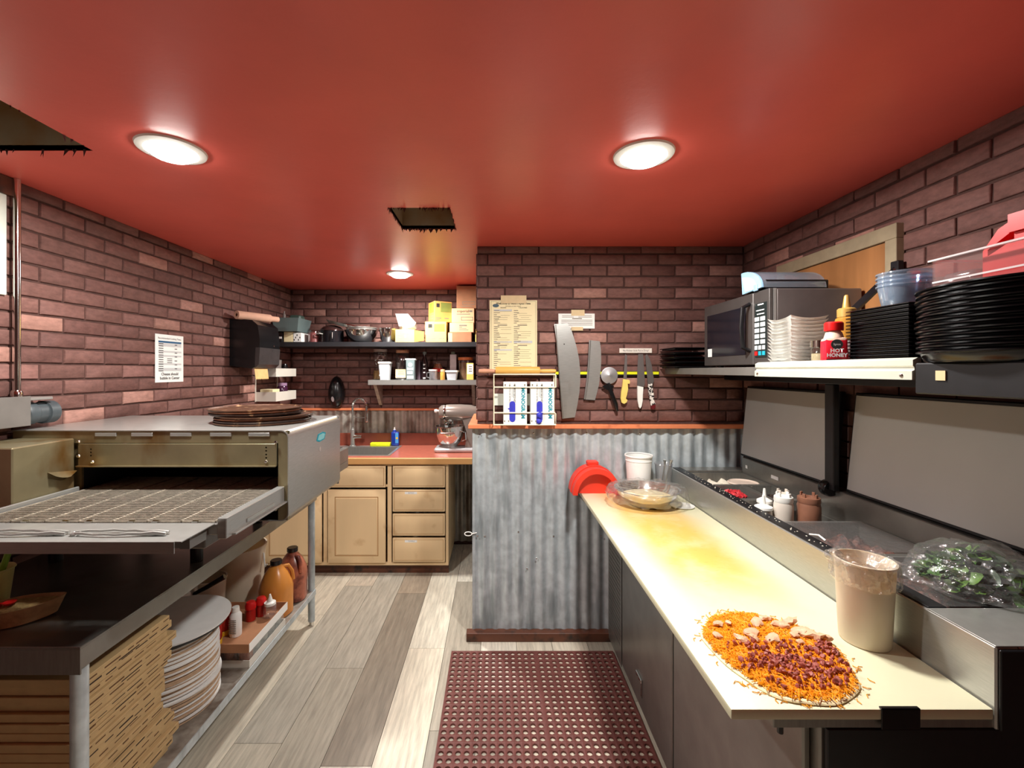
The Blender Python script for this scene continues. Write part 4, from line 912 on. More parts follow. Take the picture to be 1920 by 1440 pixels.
part('wheel', B().lathe([(0,.004),(.006,.004),(.010,.002),(.042,.0015),(.050,0),(.042,-.0015),(0,-.0015)], (0,0,0), 40).xf(Matrix.Translation(wc) @ Matrix.Rotation(pi/2,4,'X')), mat('matte_wheel_steel', rgb(176,174,176), .45, .8, .05, 20), pw)
part('handle', B().tube([P(1141,718,MY-.012), P(1143,727,MY-.012), P(1148,742,MY-.012), P(1154,758,MY-.012), P(1157,771,MY-.012)], [.007,.012,.013,.015,.008], 10), blackp, pw)
part('thumb_guard', B().prism([(PX(1128,MY),PZ(724,MY)),(PX(1140,MY),PZ(719,MY)),(PX(1150,MY),PZ(724,MY)),(PX(1146,MY),PZ(731,MY)),(PX(1137,MY),PZ(731,MY))], 'y', MY-.018, MY-.006), blackp, pw)
def c8(x, y): return (1120+x/9, 640+y/9)
kst = mat('knife_steel', rgb(140,134,132), .4, .8, .08, 20)
def knife(label, bl, hd, hm, th=.002, name='kitchen_knife'):
    px = sum(p[0] for p in hd)/len(hd); py = max(p[1] for p in hd)
    t = thing(name, label, 'knife', (PX(px,MY),MY,PZ(py,MY)))
    part('blade', blade('b', bl, th, kst, '', ''), kst, t)
    part('handle', B().prism([(PX(a,MY),PZ(c,MY)) for a, c in hd], 'y', MY-.014, MY-.001), hm, t); return t
knife('narrow boning knife with yellow handle on the magnetic strip', [c8(*q) for q in ((470,215),(500,240),(500,500),(492,640),(438,640),(448,480))],
      [c8(*q) for q in ((425,635),(530,650),(540,690),(530,715),(500,712),(508,800),(490,900),(470,965),(498,990),(480,1030),(440,1052),(400,1030),(385,960),(395,850),(415,740))], yellow_h)
knife('straight knife with plain white handle on the magnetic strip', [c8(*q) for q in ((690,215),(770,215),(790,500),(800,700),(790,765),(672,760),(672,500))],
      [c8(*q) for q in ((668,750),(765,772),(755,900),(752,1000),(735,1090),(712,1130),(690,1105),(672,1000),(668,880))], white_p)
speck = stain(mat('marbled_white_handle', rgb(226,220,212), .45, 0, .06, 30), rgb(34,30,30), .5, .54, 60)
k3 = knife('chef knife with black and white marbled handle and dark red end', [c8(*q) for q in ((808,240),(836,215),(880,290),(915,400),(935,520),(955,660),(935,730),(850,722),(832,520))],
      [c8(*q) for q in ((845,720),(912,712),(925,820),(940,900),(945,1000),(968,1060),(895,1085),(875,960),(858,860))], speck)
part('handle_end', B().prism([(PX(a,MY),PZ(c,MY)) for a, c in [c8(*q) for q in ((892,1084),(962,1062),(970,1110),(930,1145),(898,1130))]], 'y', MY-.0145, MY-.001), mat('dark_red_handle_end', rgb(96,20,24), .4), k3)
kn = thing('handwritten_sign', 'narrow white handwritten strip above the knife tips', 'sign', (PX(1191,WY),WY,PZ(663,WY)))
part('strip', B().box(PX(1161,WY), PX(1222,WY), WY-.006, WY-.001, PZ(662,WY), PZ(653,WY), .0015), mat('pale_strip', rgb(222,214,204), .7), kn)
text('No Knives! Stick Put in Dirty!', .0155, ink, kn, (PX(1191.5,WY),WY-.0064,PZ(657.5,WY)), sx=.83)

# ------------------------------------------------------------------ left wall
LX = XL + .001
def on_left(y, z, out=0): return Vector((LX+out, y, z))
ck = thing('cooking_times_sheet', 'white sheet of recommended cooking times on the left brick wall', 'notice', on_left(2.56,1.53))
part('sheet', B().box(LX, LX+.0015, 2.452, 2.672, 1.534, 1.806), paper, ck)
fc = lambda u, v: (LX+.0020, 2.452+u*.22, 1.806-v*.272)
fc2 = lambda u, v: (LX+.0024, 2.452+u*.22, 1.806-v*.272)
part('table_header', bars([(.1,.92,.135,.175)], fc), ink_blue, ck)
part('row_shade', bars([(.1,.92,.18,.25),(.1,.92,.34,.375),(.1,.92,.43,.465),(.1,.92,.60,.635),(.1,.92,.70,.765)], fc), ink_grey, ck)
part('row_print', bars([(.11,.27,.19+.047*i,.205+.047*i) for i in range(13)]+[(.67,.76,.20+.085*i,.215+.085*i) for i in range(7)]+[(.40,.58,.50+.04*i,.512+.04*i) for i in range(3)], fc2), ink, ck)
text('Recommended Cooking Times', .0145, ink, ck, fc2(.5,.08), rz=pi/2); text('Cheese should', .0225, ink, ck, fc2(.5,.83), rz=pi/2, bold=.0004); text('bubble in Center', .0225, ink, ck, fc2(.5,.915), rz=pi/2, bold=.0004)
# conduit, junction box, pale board
cd = thing('electrical_conduit', 'vertical metal conduit running down the left brick wall to a junction box', 'conduit', (-1.868,1.725,1.40))
part('pipe', B().tube([(-1.868,1.725,CEIL-.001),(-1.868,1.725,1.50)], .0125, 14), chrome, cd)
part('coupling', B().lathe([(.012,0),(.018,0),(.018,.02),(.014,.028),(.012,.028)], (-1.868,1.725,1.496), 16), chrome, cd)
jb = part('junction_box', B().box(XL+.0005, -1.80, 1.585, 1.70, 1.392, 1.498, .004), steel_dark, cd)
part('box_cover', B().box(-1.7995, -1.796, 1.575, 1.71, 1.388, 1.502, .001), steel_dark, cd)
part('mount_plate', B().box(XL+.0005, -1.80, 1.701, 1.80, 1.484, 1.496, .002).box(XL+.001, -1.80, 1.701, 1.712, 1.392, 1.484, .002), steel, cd)
part('plug', B().lathe([(0,0),(.04,0),(.044,.006),(.044,.035),(.040,.040),(.040,.075),(.046,.078),(.046,.115),(.04,.12),(0,.12)], (0,0,0), 20).xf(Matrix.Translation((-1.84,1.715,1.432)) @ Matrix.Rotation(-pi/2,4,'X')), mat('dark_grey_plug', rgb(58,66,70), .5), cd)
wbd = thing('wall_board', 'pale green-white board with brown wooden head on the left wall beside the conduit', 'board', on_left(1.4,1.88))
part('panel', B().box(XL-.0002, XL+.012, 1.05, 1.70, 1.89, 2.275, .002), pale_board, wbd)
part('head_rail', B().box(XL-.0002, XL+.018, 1.05, 1.72, 2.2755, CEIL-.001, .002), brown_wood, wbd)
# paper towel dispenser
td = thing('towel_dispenser', 'black wall towel dispenser with brown paper hanging from it', 'towel dispenser', on_left(3.27,1.60))
dy0, dy1, dz0, dz1 = 3.14, 3.43, 1.615, 1.965
pf = [(XL-.0002,dz0+.02),(XL+.16,dz0),(XL+.205,dz0+.03),(XL+.215,dz0+.20),(XL+.20,dz1-.04),(XL+.16,dz1-.006),(XL+.08,dz1),(XL-.0002,dz1)]
part('case', B().prism(pf, 'y', dy0, dy1), blackp, td)
part('front_window', B().prism([(XL+.18,dz0+.003),(XL+.2085,dz0+.03),(XL+.2165,dz0+.15),(XL+.185,dz0+.15)], 'y', dy0-.002, dy1+.002), mat('smoked_plastic', rgb(62,58,58), .15), td)
sh_b = B(); n = 9; vs = []
for i in range(n*2+1): vs += [(XL+.17, dy0+.01+(dy1-.11-dy0)*i/(n*2)+.0, dz0+.006), (XL+.18, dy0+.01+(dy1-.11-dy0)*i/(n*2), dz0-.072-(.008 if i % 2 else 0))]
vs = [(v[0], v[1], v[2]) for v in vs]
part('paper_towel', sh_b.add(vs, [(2*i,2*i+2,2*i+3,2*i+1) for i in range(n*2)]), mat('brown_paper_towel', rgb(214,176,116), .85), td)
part('glint_button', B().lathe([(0,.003),(.006,.002),(.007,0)], (0,0,0), 12).xf(Matrix.Translation((XL+.2165,dy0+.2,dz0+.17)) @ Matrix.Rotation(pi/2,4,'Y')), chrome, td)
rl = thing('paper_roll', 'kraft paper roll lying on top of the black towel dispenser', 'paper roll', (XL+.12,3.28,dz1))
rM = Matrix.Translation((XL+.07,3.105,dz1+.027)) @ Matrix.Rotation(-.45,4,'Z') @ Matrix.Rotation(-pi/2,4,'X')
part('roll', B().lathe([(.012,0),(.030,0),(.0305,.003),(.0305,.26),(.022,.262),(.021,.33),(.012,.33),(.012,0)], (0,0,0), 22).xf(rM), mat('kraft_paper', rgb(206,164,140), .85, 0, .06, 20), rl)
part('core', B().lathe([(.0118,.002),(.0118,.30)], (0,0,0), 18).xf(rM), brown_wood, rl)
# small two-tier rack under the dispenser
rk = thing('two_tier_wall_rack', 'small white two-tier rack on the left wall below the towel dispenser', 'rack', on_left(3.62,1.35))
ry0_, ry1_, rxo = 3.47, 3.82, XL+.165
wm = mat('white_metal_rack', rgb(226,222,210), .4, .1, .04, 10)
def tray(z0, z1):
    b = B(); b.box(XL, rxo, ry0_, ry1_, z0, z0+.004); b.box(rxo-.003, rxo, ry0_, ry1_, z0+.004, z1); b.box(XL, rxo-.003, ry0_, ry0_+.003, z0+.004, z1); b.box(XL, rxo-.003, ry1_-.003, ry1_, z0+.004, z1); return b
part('upper_tray', tray(1.552,1.618), wm, rk); part('lower_tray', tray(1.358,1.432), wm, rk)
part('upright', B().box(XL-.0002, XL+.008, ry0_-.003, ry0_+.004, 1.355, 1.62).box(XL-.0002, XL+.008, ry1_-.004, ry1_+.003, 1.355, 1.62), wm, rk)
solo('white_carton', B().box(XL+.03, XL+.13, 3.49, 3.60, 1.3622, 1.452, .002), cream_paper, 'cream carton in the lower tray of the small white wall rack', 'carton')
jar('purple_jar', 'dark purple jam jar in the lower tray of the small white wall rack', 'jar', XL+.105, 3.70, 1.362, [(0,0),(.036,0),(.04,.006),(.04,.10),(.03,.115)], mat('purple_preserve', rgb(64,30,56), .15, 0, .2, 20), [(.031,.112),(.036,.112),(.036,.135),(0,.137)], mat('mauve_lid', rgb(150,120,150), .4))
solo('grey_tumbler', B().lathe([(0,0),(.045,0),(.052,.13),(.049,.13),(.043,.004),(0,.004)], (XL+.10,3.58,1.5565), 24), mat('grey_tumbler_plastic', rgb(120,112,108), .4), 'grey tumbler in the upper tray of the small white wall rack', 'tumbler')
solo('black_shaker', B().lathe([(0,0),(.026,0),(.028,.01),(.024,.06),(.028,.075),(.02,.10),(0,.104)], (XL+.10,3.745,1.5565), 20), blackp, 'small black shaker in the upper tray of the small white wall rack', 'shaker')
# ------------------------------------------------------------------ work table, oven (left side)
TX0, TX1, TY0, TY1, TZ = -1.872, -1.134, 1.207, 2.80, .844
wt = thing('steel_work_table', 'long stainless work table with an undershelf along the left wall', 'work table', ((TX0+TX1)/2, 2.0, 0))
part('table_top', B().box(TX0, TX1, TY0, TY1, TZ-.006, TZ), table_m, wt)
part('front_apron', B().box(TX0, TX1, TY0, TY0+.004, TZ-.074, TZ-.0062), steel_d, wt)
part('side_apron', B().box(TX1-.004, TX1, TY0+.0042, TY1, TZ-.060, TZ-.0062), steel_d, wt)
part('front_lip', B().box(TX0, TX1, TY0, TY0+.034, TZ+.0002, TZ+.0022, .0008), table_m, wt)
part('undershelf', B().box(TX0+.03, TX1-.006, TY0+.03, TY1-.01, .205, .222), galv_dark, wt)
part('shelf_lip', B().box(TX1-.0058, TX1-.001, TY0+.03, TY1-.01, .192, .224), galv, wt)
for (x, y) in ((TX1-.028,TY0+.028),(TX1-.024,TY1-.022),(TX0+.03,TY0+.028),(TX0+.03,TY1-.022)):
    l = part('leg', B().tube([(x,y,.03),(x,y,TZ-.062 if x < -1.5 else TZ-.007)], .0205, 16), galv, wt); part('foot', B().lathe([(0,0),(.013,0),(.014,.02),(.0195,.032)], (x,y,0), 14), chrome, l)
# conveyor oven ------------------------------------------------------------
OX0, OX1, OY0, OY1, OZ0, OZ1 = -1.868, -.80, 1.706, 2.27, 1.020, 1.370
BX0, BX1, BY0, BZ_ = -1.603, -.846, 1.348, 1.142
ov = thing('conveyor_pizza_oven', 'stainless conveyor pizza oven on the left work table', 'pizza oven', (-1.35,1.98,TZ))
r_ = .028; arcT = [(OX1-r_+r_*sin(a), OZ1-r_+r_*cos(a)) for a in [pi/2*i/8 for i in range(9)]]
arcB = [(OX1-r_+r_*cos(a), OZ0+r_-r_*sin(a)) for a in [pi/2*i/8 for i in range(9)]]
wrap = [(OX0,OZ1)] + arcT + arcB + [(OX0,OZ0)]
inner = [(OX0,OZ0+.003)] + [(x-.003 if x > OX1-r_ else x, z+.003) for x, z in arcB[::-1]] + [(x-.003, z-.003) for x, z in arcT[::-1]] + [(OX0,OZ1-.003)]
part('outer_cover', B().prism(wrap+inner, 'y', OY0, OY1), steel, ov)
part('rear_panel', B().box(OX0, OX1-.0035, OY1-.012, OY1-.004, OZ0+.0035, OZ1-.0035), steel_d, ov)
fz = lambda py: PZ(py, OY0)
part('vent_fascia', B().box(OX0+.002, OX1-.0035, OY0+.004, OY0+.010, fz(831), OZ1-.0035), rusty, ov)
for px in (197,265,338,413,485): part('vent_slot', B().box(PX(px-20,OY0), PX(px+20,OY0), OY0+.001, OY0+.0045, fz(818.5), fz(811.5), .0012), steel, ov)
esh = part('entry_shield', B().box(PX(148,OY0), PX(519,OY0), OY0-.004, OY0+.0035, fz(874), fz(832), .001), rusty, ov)
part('shield_lip', B().box(PX(148,OY0), PX(519,OY0), OY0-.014, OY0-.0042, fz(874.5), fz(872.5)), rusty, ov)
part('right_pillar', B().box(PX(521,OY0), OX1-.0035, OY0+.002, OY0+.020, OZ0+.0035, OZ1-.0035), rusty, ov)
part('left_pillar', B().box(OX0+.002, PX(148,OY0), OY0+.0105, OY0+.020, OZ0+.0035, fz(831)), rusty, ov)
cav = mat('oven_cavity_soot', rgb(16,15,18), .8)
part('cavity_side', B().box(PX(148,OY0)-.012, PX(148,OY0)-.006, OY0+.021, OY1-.05, 1.06, fz(850)), cav, ov); part('cavity_side', B().box(PX(519,OY0)+.006, PX(519,OY0)+.012, OY0+.021, OY1-.05, 1.06, fz(850)), cav, ov)
part('oven_cavity', B().box(PX(148,OY0)+.001, PX(519,OY0), OY1-.05, OY1-.02, 1.06, fz(850)).box(PX(148,OY0)+.001, PX(519,OY0), OY0+.012, OY1-.051, fz(872), fz(870)), cav, ov)
for (px, py) in ((147,828),(147,855),(173,866),(517,829),(499,866),(517,938),(517,955)): part('bolt', B().lathe([(0,.005),(.005,.004),(.007,0)], (0,0,0), 10).xf(Matrix.Translation(P(px,py,OY0-.005)) @ Matrix.Rotation(pi/2,4,'X')), chrome, ov)

holes = B()
for (px, pys) in ((172,(842,848,854)),(500,(839,845,852,858))):
    for py in pys: q = P(px,py,OY0); holes.tube([q+Vector((0,-.02,0)), q+Vector((0,.02,0))], .0035, 10)
cut(esh, holes)
# badge on the side
bd = B().prism([(2.024+a, 1.298+c) for a, c in ((-.052,-.012),(-.035,.016),(.020,.020),(.052,.012),(.035,-.016),(-.020,-.020))], 'x', OX1-.001, OX1+.002)
part('maker_badge', bd, ink_teal, ov, label='small teal six-sided badge'); part('badge_rim', B().prism([(2.024+a*.8, 1.298+c*.7) for a, c in ((-.052,-.012),(-.035,.016),(.020,.020),(.052,.012),(.035,-.016),(-.020,-.020))], 'x', OX1+.002, OX1+.0025), mat('pale_teal', rgb(130,200,206), .4), ov)
part('round_sticker', B().lathe([(0,0),(.011,0),(.011,.001),(0,.001)], (0,0,0), 18).xf(Matrix.Translation((OX1,2.012,1.243)) @ Matrix.Rotation(pi/2,4,'Y')), mat('pale_sticker', rgb(170,160,156), .5), ov)
# conveyor
part('belt_bed', B().box(BX0, BX1, BY0+.012, OY1-.06, BZ_-.030, BZ_-.012), mat('dark_belt_bed', rgb(58,52,46), .55, .5, .2, 20), ov)
bw = B(); n = 46
for i in range(n):
    y = BY0 + .008 + i*.0125
    for s in range(7):
        xa_, xb_ = BX0+.012+s*(BX1-BX0-.024)/7, BX0+.012+(s+1)*(BX1-BX0-.024)/7
        bw.box(xa_+.002, xb_-.002, y-.0022, y+.0022, BZ_-.006, BZ_-.0018)
for s in range(8):
    x = BX0+.012+s*(BX1-BX0-.024)/7
    for i in range(n-1): y = BY0+.008+i*.0125; bw.box(x-.003, x+.003, y, y+.0125, BZ_-.0045, BZ_-.0005)
o = part('belt_wires', bw, mat('worn_belt_wire', rgb(190,180,164), .35, .6, .3, 60), ov); o['kind'] = 'stuff'
part('side_rail', B().box(BX1+.002, BX1+.030, BY0-.008, OY0+.001, BZ_-.052, BZ_+.012, .002), steel, ov)
part('rail_flange', B().box(BX1+.030, BX1+.042, BY0+.02, OY0, BZ_-.050, BZ_-.044, .001), steel, ov)
part('rail_slot', B().box(BX1+.0302, BX1+.033, BY0+.10, OY0-.08, BZ_-.038, BZ_-.026), chrome, ov)
part('left_rail', B().box(BX0-.012, BX0-.002, BY0-.008, OY0+.001, BZ_-.052, BZ_+.012, .002), steel, ov)
part('front_roller_bar', B().box(BX0-.002, BX1+.002, BY0-.008, BY0+.002, BZ_-.040, BZ_-.006, .002), steel, ov)
for px in (45,120,165,245,290,365,412): part('belt_clip', B().box(PX(px,BY0)-.009, PX(px,BY0)+.009, BY0-.002, BY0+.014, BZ_-.0065, BZ_-.0005), chrome, ov)

part('crumb_tray', B().box(-1.62, -.850, 1.196, BY0-.0085, BZ_-.0065, BZ_-.004).box(-1.62, -.868, 1.193, 1.1958, BZ_-.036, BZ_-.004), steel, ov)
part('tray_bracket', B().box(-1.55, -1.50, 1.26, BY0+.02, BZ_-.05, BZ_-.0068), steel_dark, ov); part('tray_bracket', B().box(-.90, -.872, 1.26, BY0+.02, BZ_-.05, BZ_-.0068), steel_dark, ov)
part('drive_box', B().box(BX0+.1, BX1-.06, BY0+.03, OY0-.01, 1.045, BZ_-.0305, .003), steel_dark, ov)
part('control_box', B().box(OX0, -1.622, 1.484, OY0-.001, 1.082, 1.340, .004), rusty, ov)
fb_ = B(); n = 8; vs = []
for i in range(n+1):
    y = 1.60+.10*i/n; z = 1.222-.020*sin(pi*i/n*.9)+.004*(i > 5); vs += [(-1.6215,y,1.232-.002*i), (-1.600-.004*sin(i),y,z)]
part('torn_flap', fb_.add(vs, [(2*i,2*i+2,2*i+3,2*i+1) for i in range(n)]), rusty, ov)
part('rear_conveyor', B().box(-1.60, -.826, OY1+.001, 2.475, 1.062, 1.10, .002).box(-.856, -.826, OY1+.001, 2.475, 1.1005, 1.172, .002), steel_d, ov)
for x in (-1.75,-1.19):
    for y in (1.76, 2.21): part('oven_foot', B().tube([(x,y,TZ+.001),(x,y,OZ0)], .022, 14), blackm, ov)
# tongs on the crumb tray
def tongs(label, px0, px1, py):
    d0 = 1.245; z = BZ_-.0038; x0, x1 = PX(px0,d0), PX(px1,d0)
    t = thing('serving_tongs', label, 'tongs', ((x0+x1)/2,d0,z))
    for s in (-1, 1):
        pts = [(x0+(x1-x0)*k/8, d0+s*(.006+.011*sin(pi*min(1,k/6.5))), z+.006+.002*(k%2)) for k in range(9)]
        part('arm', B().tube(pts, [.004,.004,.0035,.0035,.0035,.004,.005,.006,.004], 8), steel, t)
    part('hinge_loop', B().tube([(x0+.003+.01*cos(a), d0+.012*sin(a), z+.0055) for a in [2*pi*i/14 for i in range(14)]], .003, 6, closed=True), steel, t)
tongs('chrome tongs with open loop nearest the oven control box', -60, 126, 998)
tongs('chrome tongs lying toward the open corner of the oven tray', 140, 314, 998)
# baking pans on the oven
burnt = [stain(mat('burnt_pan_metal_%d' % k, rgb(*c), .5, .5, .25, 30, .3, 60), rgb(196,160,120), .6, .75, 30) for k, c in enumerate(((92,62,46),(60,46,42),(120,74,52)))]
for i in range(7):
    rr_ = (.197,.196,.194,.196,.190,.186,.190)[i]; z = OZ1+.0005+i*.0093; ox, oy = ((0,0),(.004,-.003),(-.003,.004),(.006,.002),(-.035,.012),(-.038,.010),(-.042,.012))[i]
    b = B().lathe([(0,0),(rr_*.97,0),(rr_,.006),(rr_,.0088),(rr_*.985,.0088),(rr_*.96,.003),(0,.003)], (-1.045+ox,1.995+oy,z), 56)
    solo('baking_screen', b, burnt[i % 3], 'burnt round pizza pan on top of the oven, ' + ordinal(i,7) + ' of the stack', 'pan', 'burnt round pans stacked on the oven')
# on the table: cup with straw, boat-shaped bowl with spoon
cx, cy = -1.572, 1.385
cu_ = thing('plastic_drink_cup', 'yellow-green plastic cup with green straw on the work table', 'cup', (cx,cy,TZ))
part('cup_wall', B().lathe([(0,.002),(.030,.002),(.031,0),(.046,.13),(.050,.133),(.048,.137),(.044,.131),(.03,.006),(0,.005)], (cx,cy,TZ+.0004), 28), mat('yellow_cup_plastic', rgb(206,196,122), .35, 0, .1, 14), cu_)
part('drink', B().lathe([(0,.10),(.0405,.10)], (cx,cy,TZ), 24), mat('pale_drink', rgb(200,190,110), .2), cu_)
part('straw', B().tube([(cx+.002,cy,TZ+.02),(cx+.018,cy+.01,TZ+.135),(cx+.040,cy+.025,TZ+.235)], .0085, 10), mat('lime_straw', rgb(140,190,60), .4), cu_)
bo_x, bo_y = -1.452, 1.335
bt = thing('boat_bowl', 'tan boat-shaped bowl of ground seasoning on the work table', 'bowl', (bo_x,bo_y,TZ), radians(28))
def boat(prof, n=40):
    b = B(); vs, fs, rings = [], [], []
    for (k, z) in prof:
        ring = []
        for i in range(n):
            a = 2*pi*i/n; c_, s_ = cos(a), sin(a); ring.append(len(vs)); vs.append((.112*k*c_*(1+.05*abs(c_)), .058*k*s_*(1-.35*c_*c_), z + .006*k*abs(c_)**3))
        rings.append(ring)
    for A, C in zip(rings, rings[1:]): fs += [(A[i],A[(i+1)%n],C[(i+1)%n],C[i]) for i in range(n)]
    fs.append(tuple(rings[0])[::-1]); fs.append(tuple(rings[-1])); return b.add(vs, fs)
part('shell', boat([(.70,.0005),(.82,.003),(.98,.048),(1.0,.052),(.95,.052),(.90,.046),(.84,.030)]), mat('tan_bark_shell', rgb(190,152,108), .7, 0, .2, 40, .4, 90), bt, local=True)
part('seasoning', boat([(.90,.040),(.86,.044),(.6,.050),(.3,.047),(.05,.053)]).disp(lambda p: (0,0,.006*noise.noise(p*60))), mat('ground_seasoning', rgb(178,150,96), .85, 0, .25, 80, .8, 160), bt, local=True)
sn = thing('red_spoon', 'red plastic spoon resting in the boat-shaped bowl', 'spoon', (bo_x-.06,bo_y-.03,TZ+.05))
part('handle', B().tube([(bo_x-.145,bo_y-.03,TZ+.094),(bo_x-.10,bo_y-.035,TZ+.066),(bo_x-.05,bo_y-.025,TZ+.058),(bo_x-.025,bo_y-.012,TZ+.057)], [.008,.010,.009,.006], 10), red_p, sn)
part('spoon_bowl', B().lathe([(0,-.006),(.012,-.004),(.017,.002),(.014,.002),(.009,-.001),(0,-.002)], (bo_x-.012,bo_y-.004,TZ+.0585), 18), red_p, sn)

# ------------------------------------------------------------------ undershelf contents
SZ2 = .2225
rr = random.Random(21)
print_m = mat('brown_box_print', rgb(96,62,34), .8); print_d = mat('dark_box_print', rgb(44,26,18), .8)
for i in range(19):
    z0 = SZ2 + .0005 + i*.0262; dx = rr.uniform(-.012,.008); dy = rr.uniform(-.02,.02) + (.03*sin(i*.55))
    x0, x1, y0, y1 = -1.60+dx, -1.182+dx, 1.262+max(-.004,dy*.4), 1.60+dy
    t = thing('folded_pizza_box', 'folded kraft pizza box under the work table, ' + ordinal(i,19) + ' of the stack', 'pizza box', ((x0+x1)/2,(y0+y1)/2,z0), 0, 'folded pizza boxes stacked under the table')
    part('carton', B().box(x0,x1,y0,y1,z0,z0+.0252,.0016), kraft, t)
    rects = []; y = y0+.01
    while y < y1-.03:
        L_ = rr.uniform(.02,.06); k = rr.uniform(.3,.7); rects.append((y, min(y+L_,y1-.004), z0+.0252*k, z0+.0252*k+rr.uniform(.0022,.005)));  y += L_+rr.uniform(.006,.03)
    part('print', bars(rects, lambda u, v: (x1+.0004,u,v)), print_d if i % 4 == 1 else print_m, t)
    if i % 3 == 0: part('slot', bars([(y0+.12,y0+.20,z0+.0005,z0+.004)], lambda u, v: (x1+.0005,u,v)), print_d, t)
# cardboard rounds
rnd_w = mat('white_round_top', rgb(226,226,224), .7, 0, .04, 20); rnd_k = mat('kraft_round_edge', rgb(186,158,130), .85, 0, .15, 60, .2, 200)
disc = {}
for key, m_, r in (('w',rnd_w,.193),('k',rnd_k,.189),('s',rnd_w,.178)):
    disc[key] = B().lathe([(0,0),(r,0),(r,.0062),(0,.0062)], (0,0,0), 56).mesh('cardboard_round', m_)
z = SZ2 + .001; seq = 'kkwkkkwkkw' + 'skskww' + 'kwkwkkwkwk' + 'kkwkkwkkww' + 'kwkwkkwkww' + 'w'
oxs = 0
for i, k in enumerate(seq):
    if i in (10,16,26,36): oxs = rr.uniform(-.012,.012)
    o = link(bpy.data.objects.new('cardboard_round', disc[k])); o.location = (-1.37+oxs+rr.uniform(-.004,.004), 1.838+rr.uniform(-.006,.006), z); z += .0067
    tag(o, 'round cardboard pizza base under the black tray, ' + ordinal(i,len(seq)), 'cardboard round', 'cardboard pizza rounds stacked under the table')
ztop = z
tp = B().lathe([(0,0),(.212,0),(.214,.004),(.214,.007),(.208,.0085),(0,.0085)], (-1.362,1.852,ztop), 56); solo('black_tray_round', tp, blackp, 'black round tray near the top of the cardboard rounds', 'tray')
solo('white_serving_round', B().lathe([(0,0),(.212,0),(.213,.006),(0,.006)], (-1.358,1.858,ztop+.0087), 56), rnd_w, 'largest white cardboard round lying on top of the black tray', 'cardboard round')
# can case with upper tray
def open_tray(x0,x1,y0,y1,z0,z1,th=.004):
    return B().box(x0,x1,y0,y1,z0,z0+th).box(x0,x0+th,y0,y1,z0+th,z1).box(x1-th,x1,y0,y1,z0+th,z1).box(x0+th,x1-th,y0,y0+th,z0+th,z1).box(x0+th,x1-th,y1-th,y1,z0+th,z1)
cx0, cx1, cy0, cy1 = -1.42, -1.142, 2.050, 2.400
wtray = solo('white_case_tray', open_tray(cx0,cx1,cy0,cy1,SZ2+.0005,SZ2+.034), mat('white_case_board', rgb(214,210,200), .7, 0, .05, 14), 'low white cardboard case tray holding cans on the undershelf', 'tray')
canm = mat('can_label', rgb(176,190,190), .35, .3, .25, 40); can2 = mat('can_label_amber', rgb(150,86,60), .35, .2, .25, 40)
for i in range(5):
    for j in range(4):
        x, y = cx0+.038+j*.067, cy0+.04+i*.068
        solo('tin_can', B().lathe([(0,.002),(.029,.002),(.031,0),(.031,.068),(.029,.069),(.028,.066),(0,.066)], (x,y,SZ2+.005), 18), canm if i else can2, 'short tin can packed in the white case tray', 'can', 'tin cans in the white case tray')
solo('case_film', B().box(cx0+.0045,cx1-.0045,cy0+.0045,cy1-.0045,SZ2+.012,SZ2+.0775,.006), film, 'clear shrink film around the tin cans in the case tray', 'plastic film')
uz = SZ2+.079
ut = solo('brown_case_tray', open_tray(cx0-.02,cx1+.006,cy0-.015,cy1+.01,uz,uz+.040), kraft_d, 'open brown cardboard tray on top of the tin cans', 'tray')
sd_ = B().box(cx1+.0062,cx1+.0075,cy0-.014,cy1+.009,uz+.001,uz+.041); solo('white_side_sheet', sd_, paper, 'white printed side sheet on the brown cardboard tray', 'sheet')
zt = uz+.0042
def bottle(name, label, x, y, z, prof, m, capprof, capm, group=None, cat_='bottle'):
    t = thing(name, label, cat_, (x,y,z), 0, group); c = (x,y,z+.0004)
    part('body', B().lathe(prof, c, 22), m, t); part('cap', B().lathe(capprof, c, 20), capm, t); return t
ketch = mat('red_sauce_bottle', rgb(168,30,24), .3, 0, .15, 20); ycap = mat('yellow_cap', rgb(230,180,40), .4)
for i, (x, y, lb) in enumerate(((-1.335,2.095,'red sauce jar standing on a yellow lid beside the cardboard rounds'),(-1.345,2.18,'red sauce jar on a yellow lid behind the first red jar'))):
    t = thing('red_sauce_jar', lb, 'jar', (x,y,zt)); part('lid', B().lathe([(0,0),(.033,0),(.034,.004),(.034,.02),(.032,.022)], (x,y,zt+.0003), 22), ycap, t)
    part('jar', B().lathe([(.028,.0205),(.034,.03),(.035,.095),(.028,.112),(0,.114)], (x,y,zt), 22), ketch, t)
wl_ = bottle('white_label_bottle', 'white-labelled plastic bottle with fine print in the brown tray', -1.275, 2.168, zt, [(0,0),(.026,0),(.027,.004),(.027,.10),(.015,.118)], paper, [(.015,.116),(.018,.118),(.016,.138),(0,.14)], white_p)
part('label_print', bars([(-1.275-.018,-1.275+.018,zt+.02+.009*i,zt+.024+.009*i) for i in range(8)], lambda u, v: (u,2.168-.0278,v)), ink_soft, wl_)
for i, (x, y) in enumerate(((-1.275,2.30),(-1.245,2.345))):
    bottle('red_capped_bottle', ('small bottle with bright red cap beside the white-labelled bottle', 'small bottle with bright red cap beside the white squeeze tip')[i], x, y, zt, [(0,0),(.024,0),(.024,.045),(.02,.06)], ketch, [(.02,.058),(.026,.06),(.027,.08),(.02,.094),(0,.098)], red_p, 'red capped bottles in the brown tray')
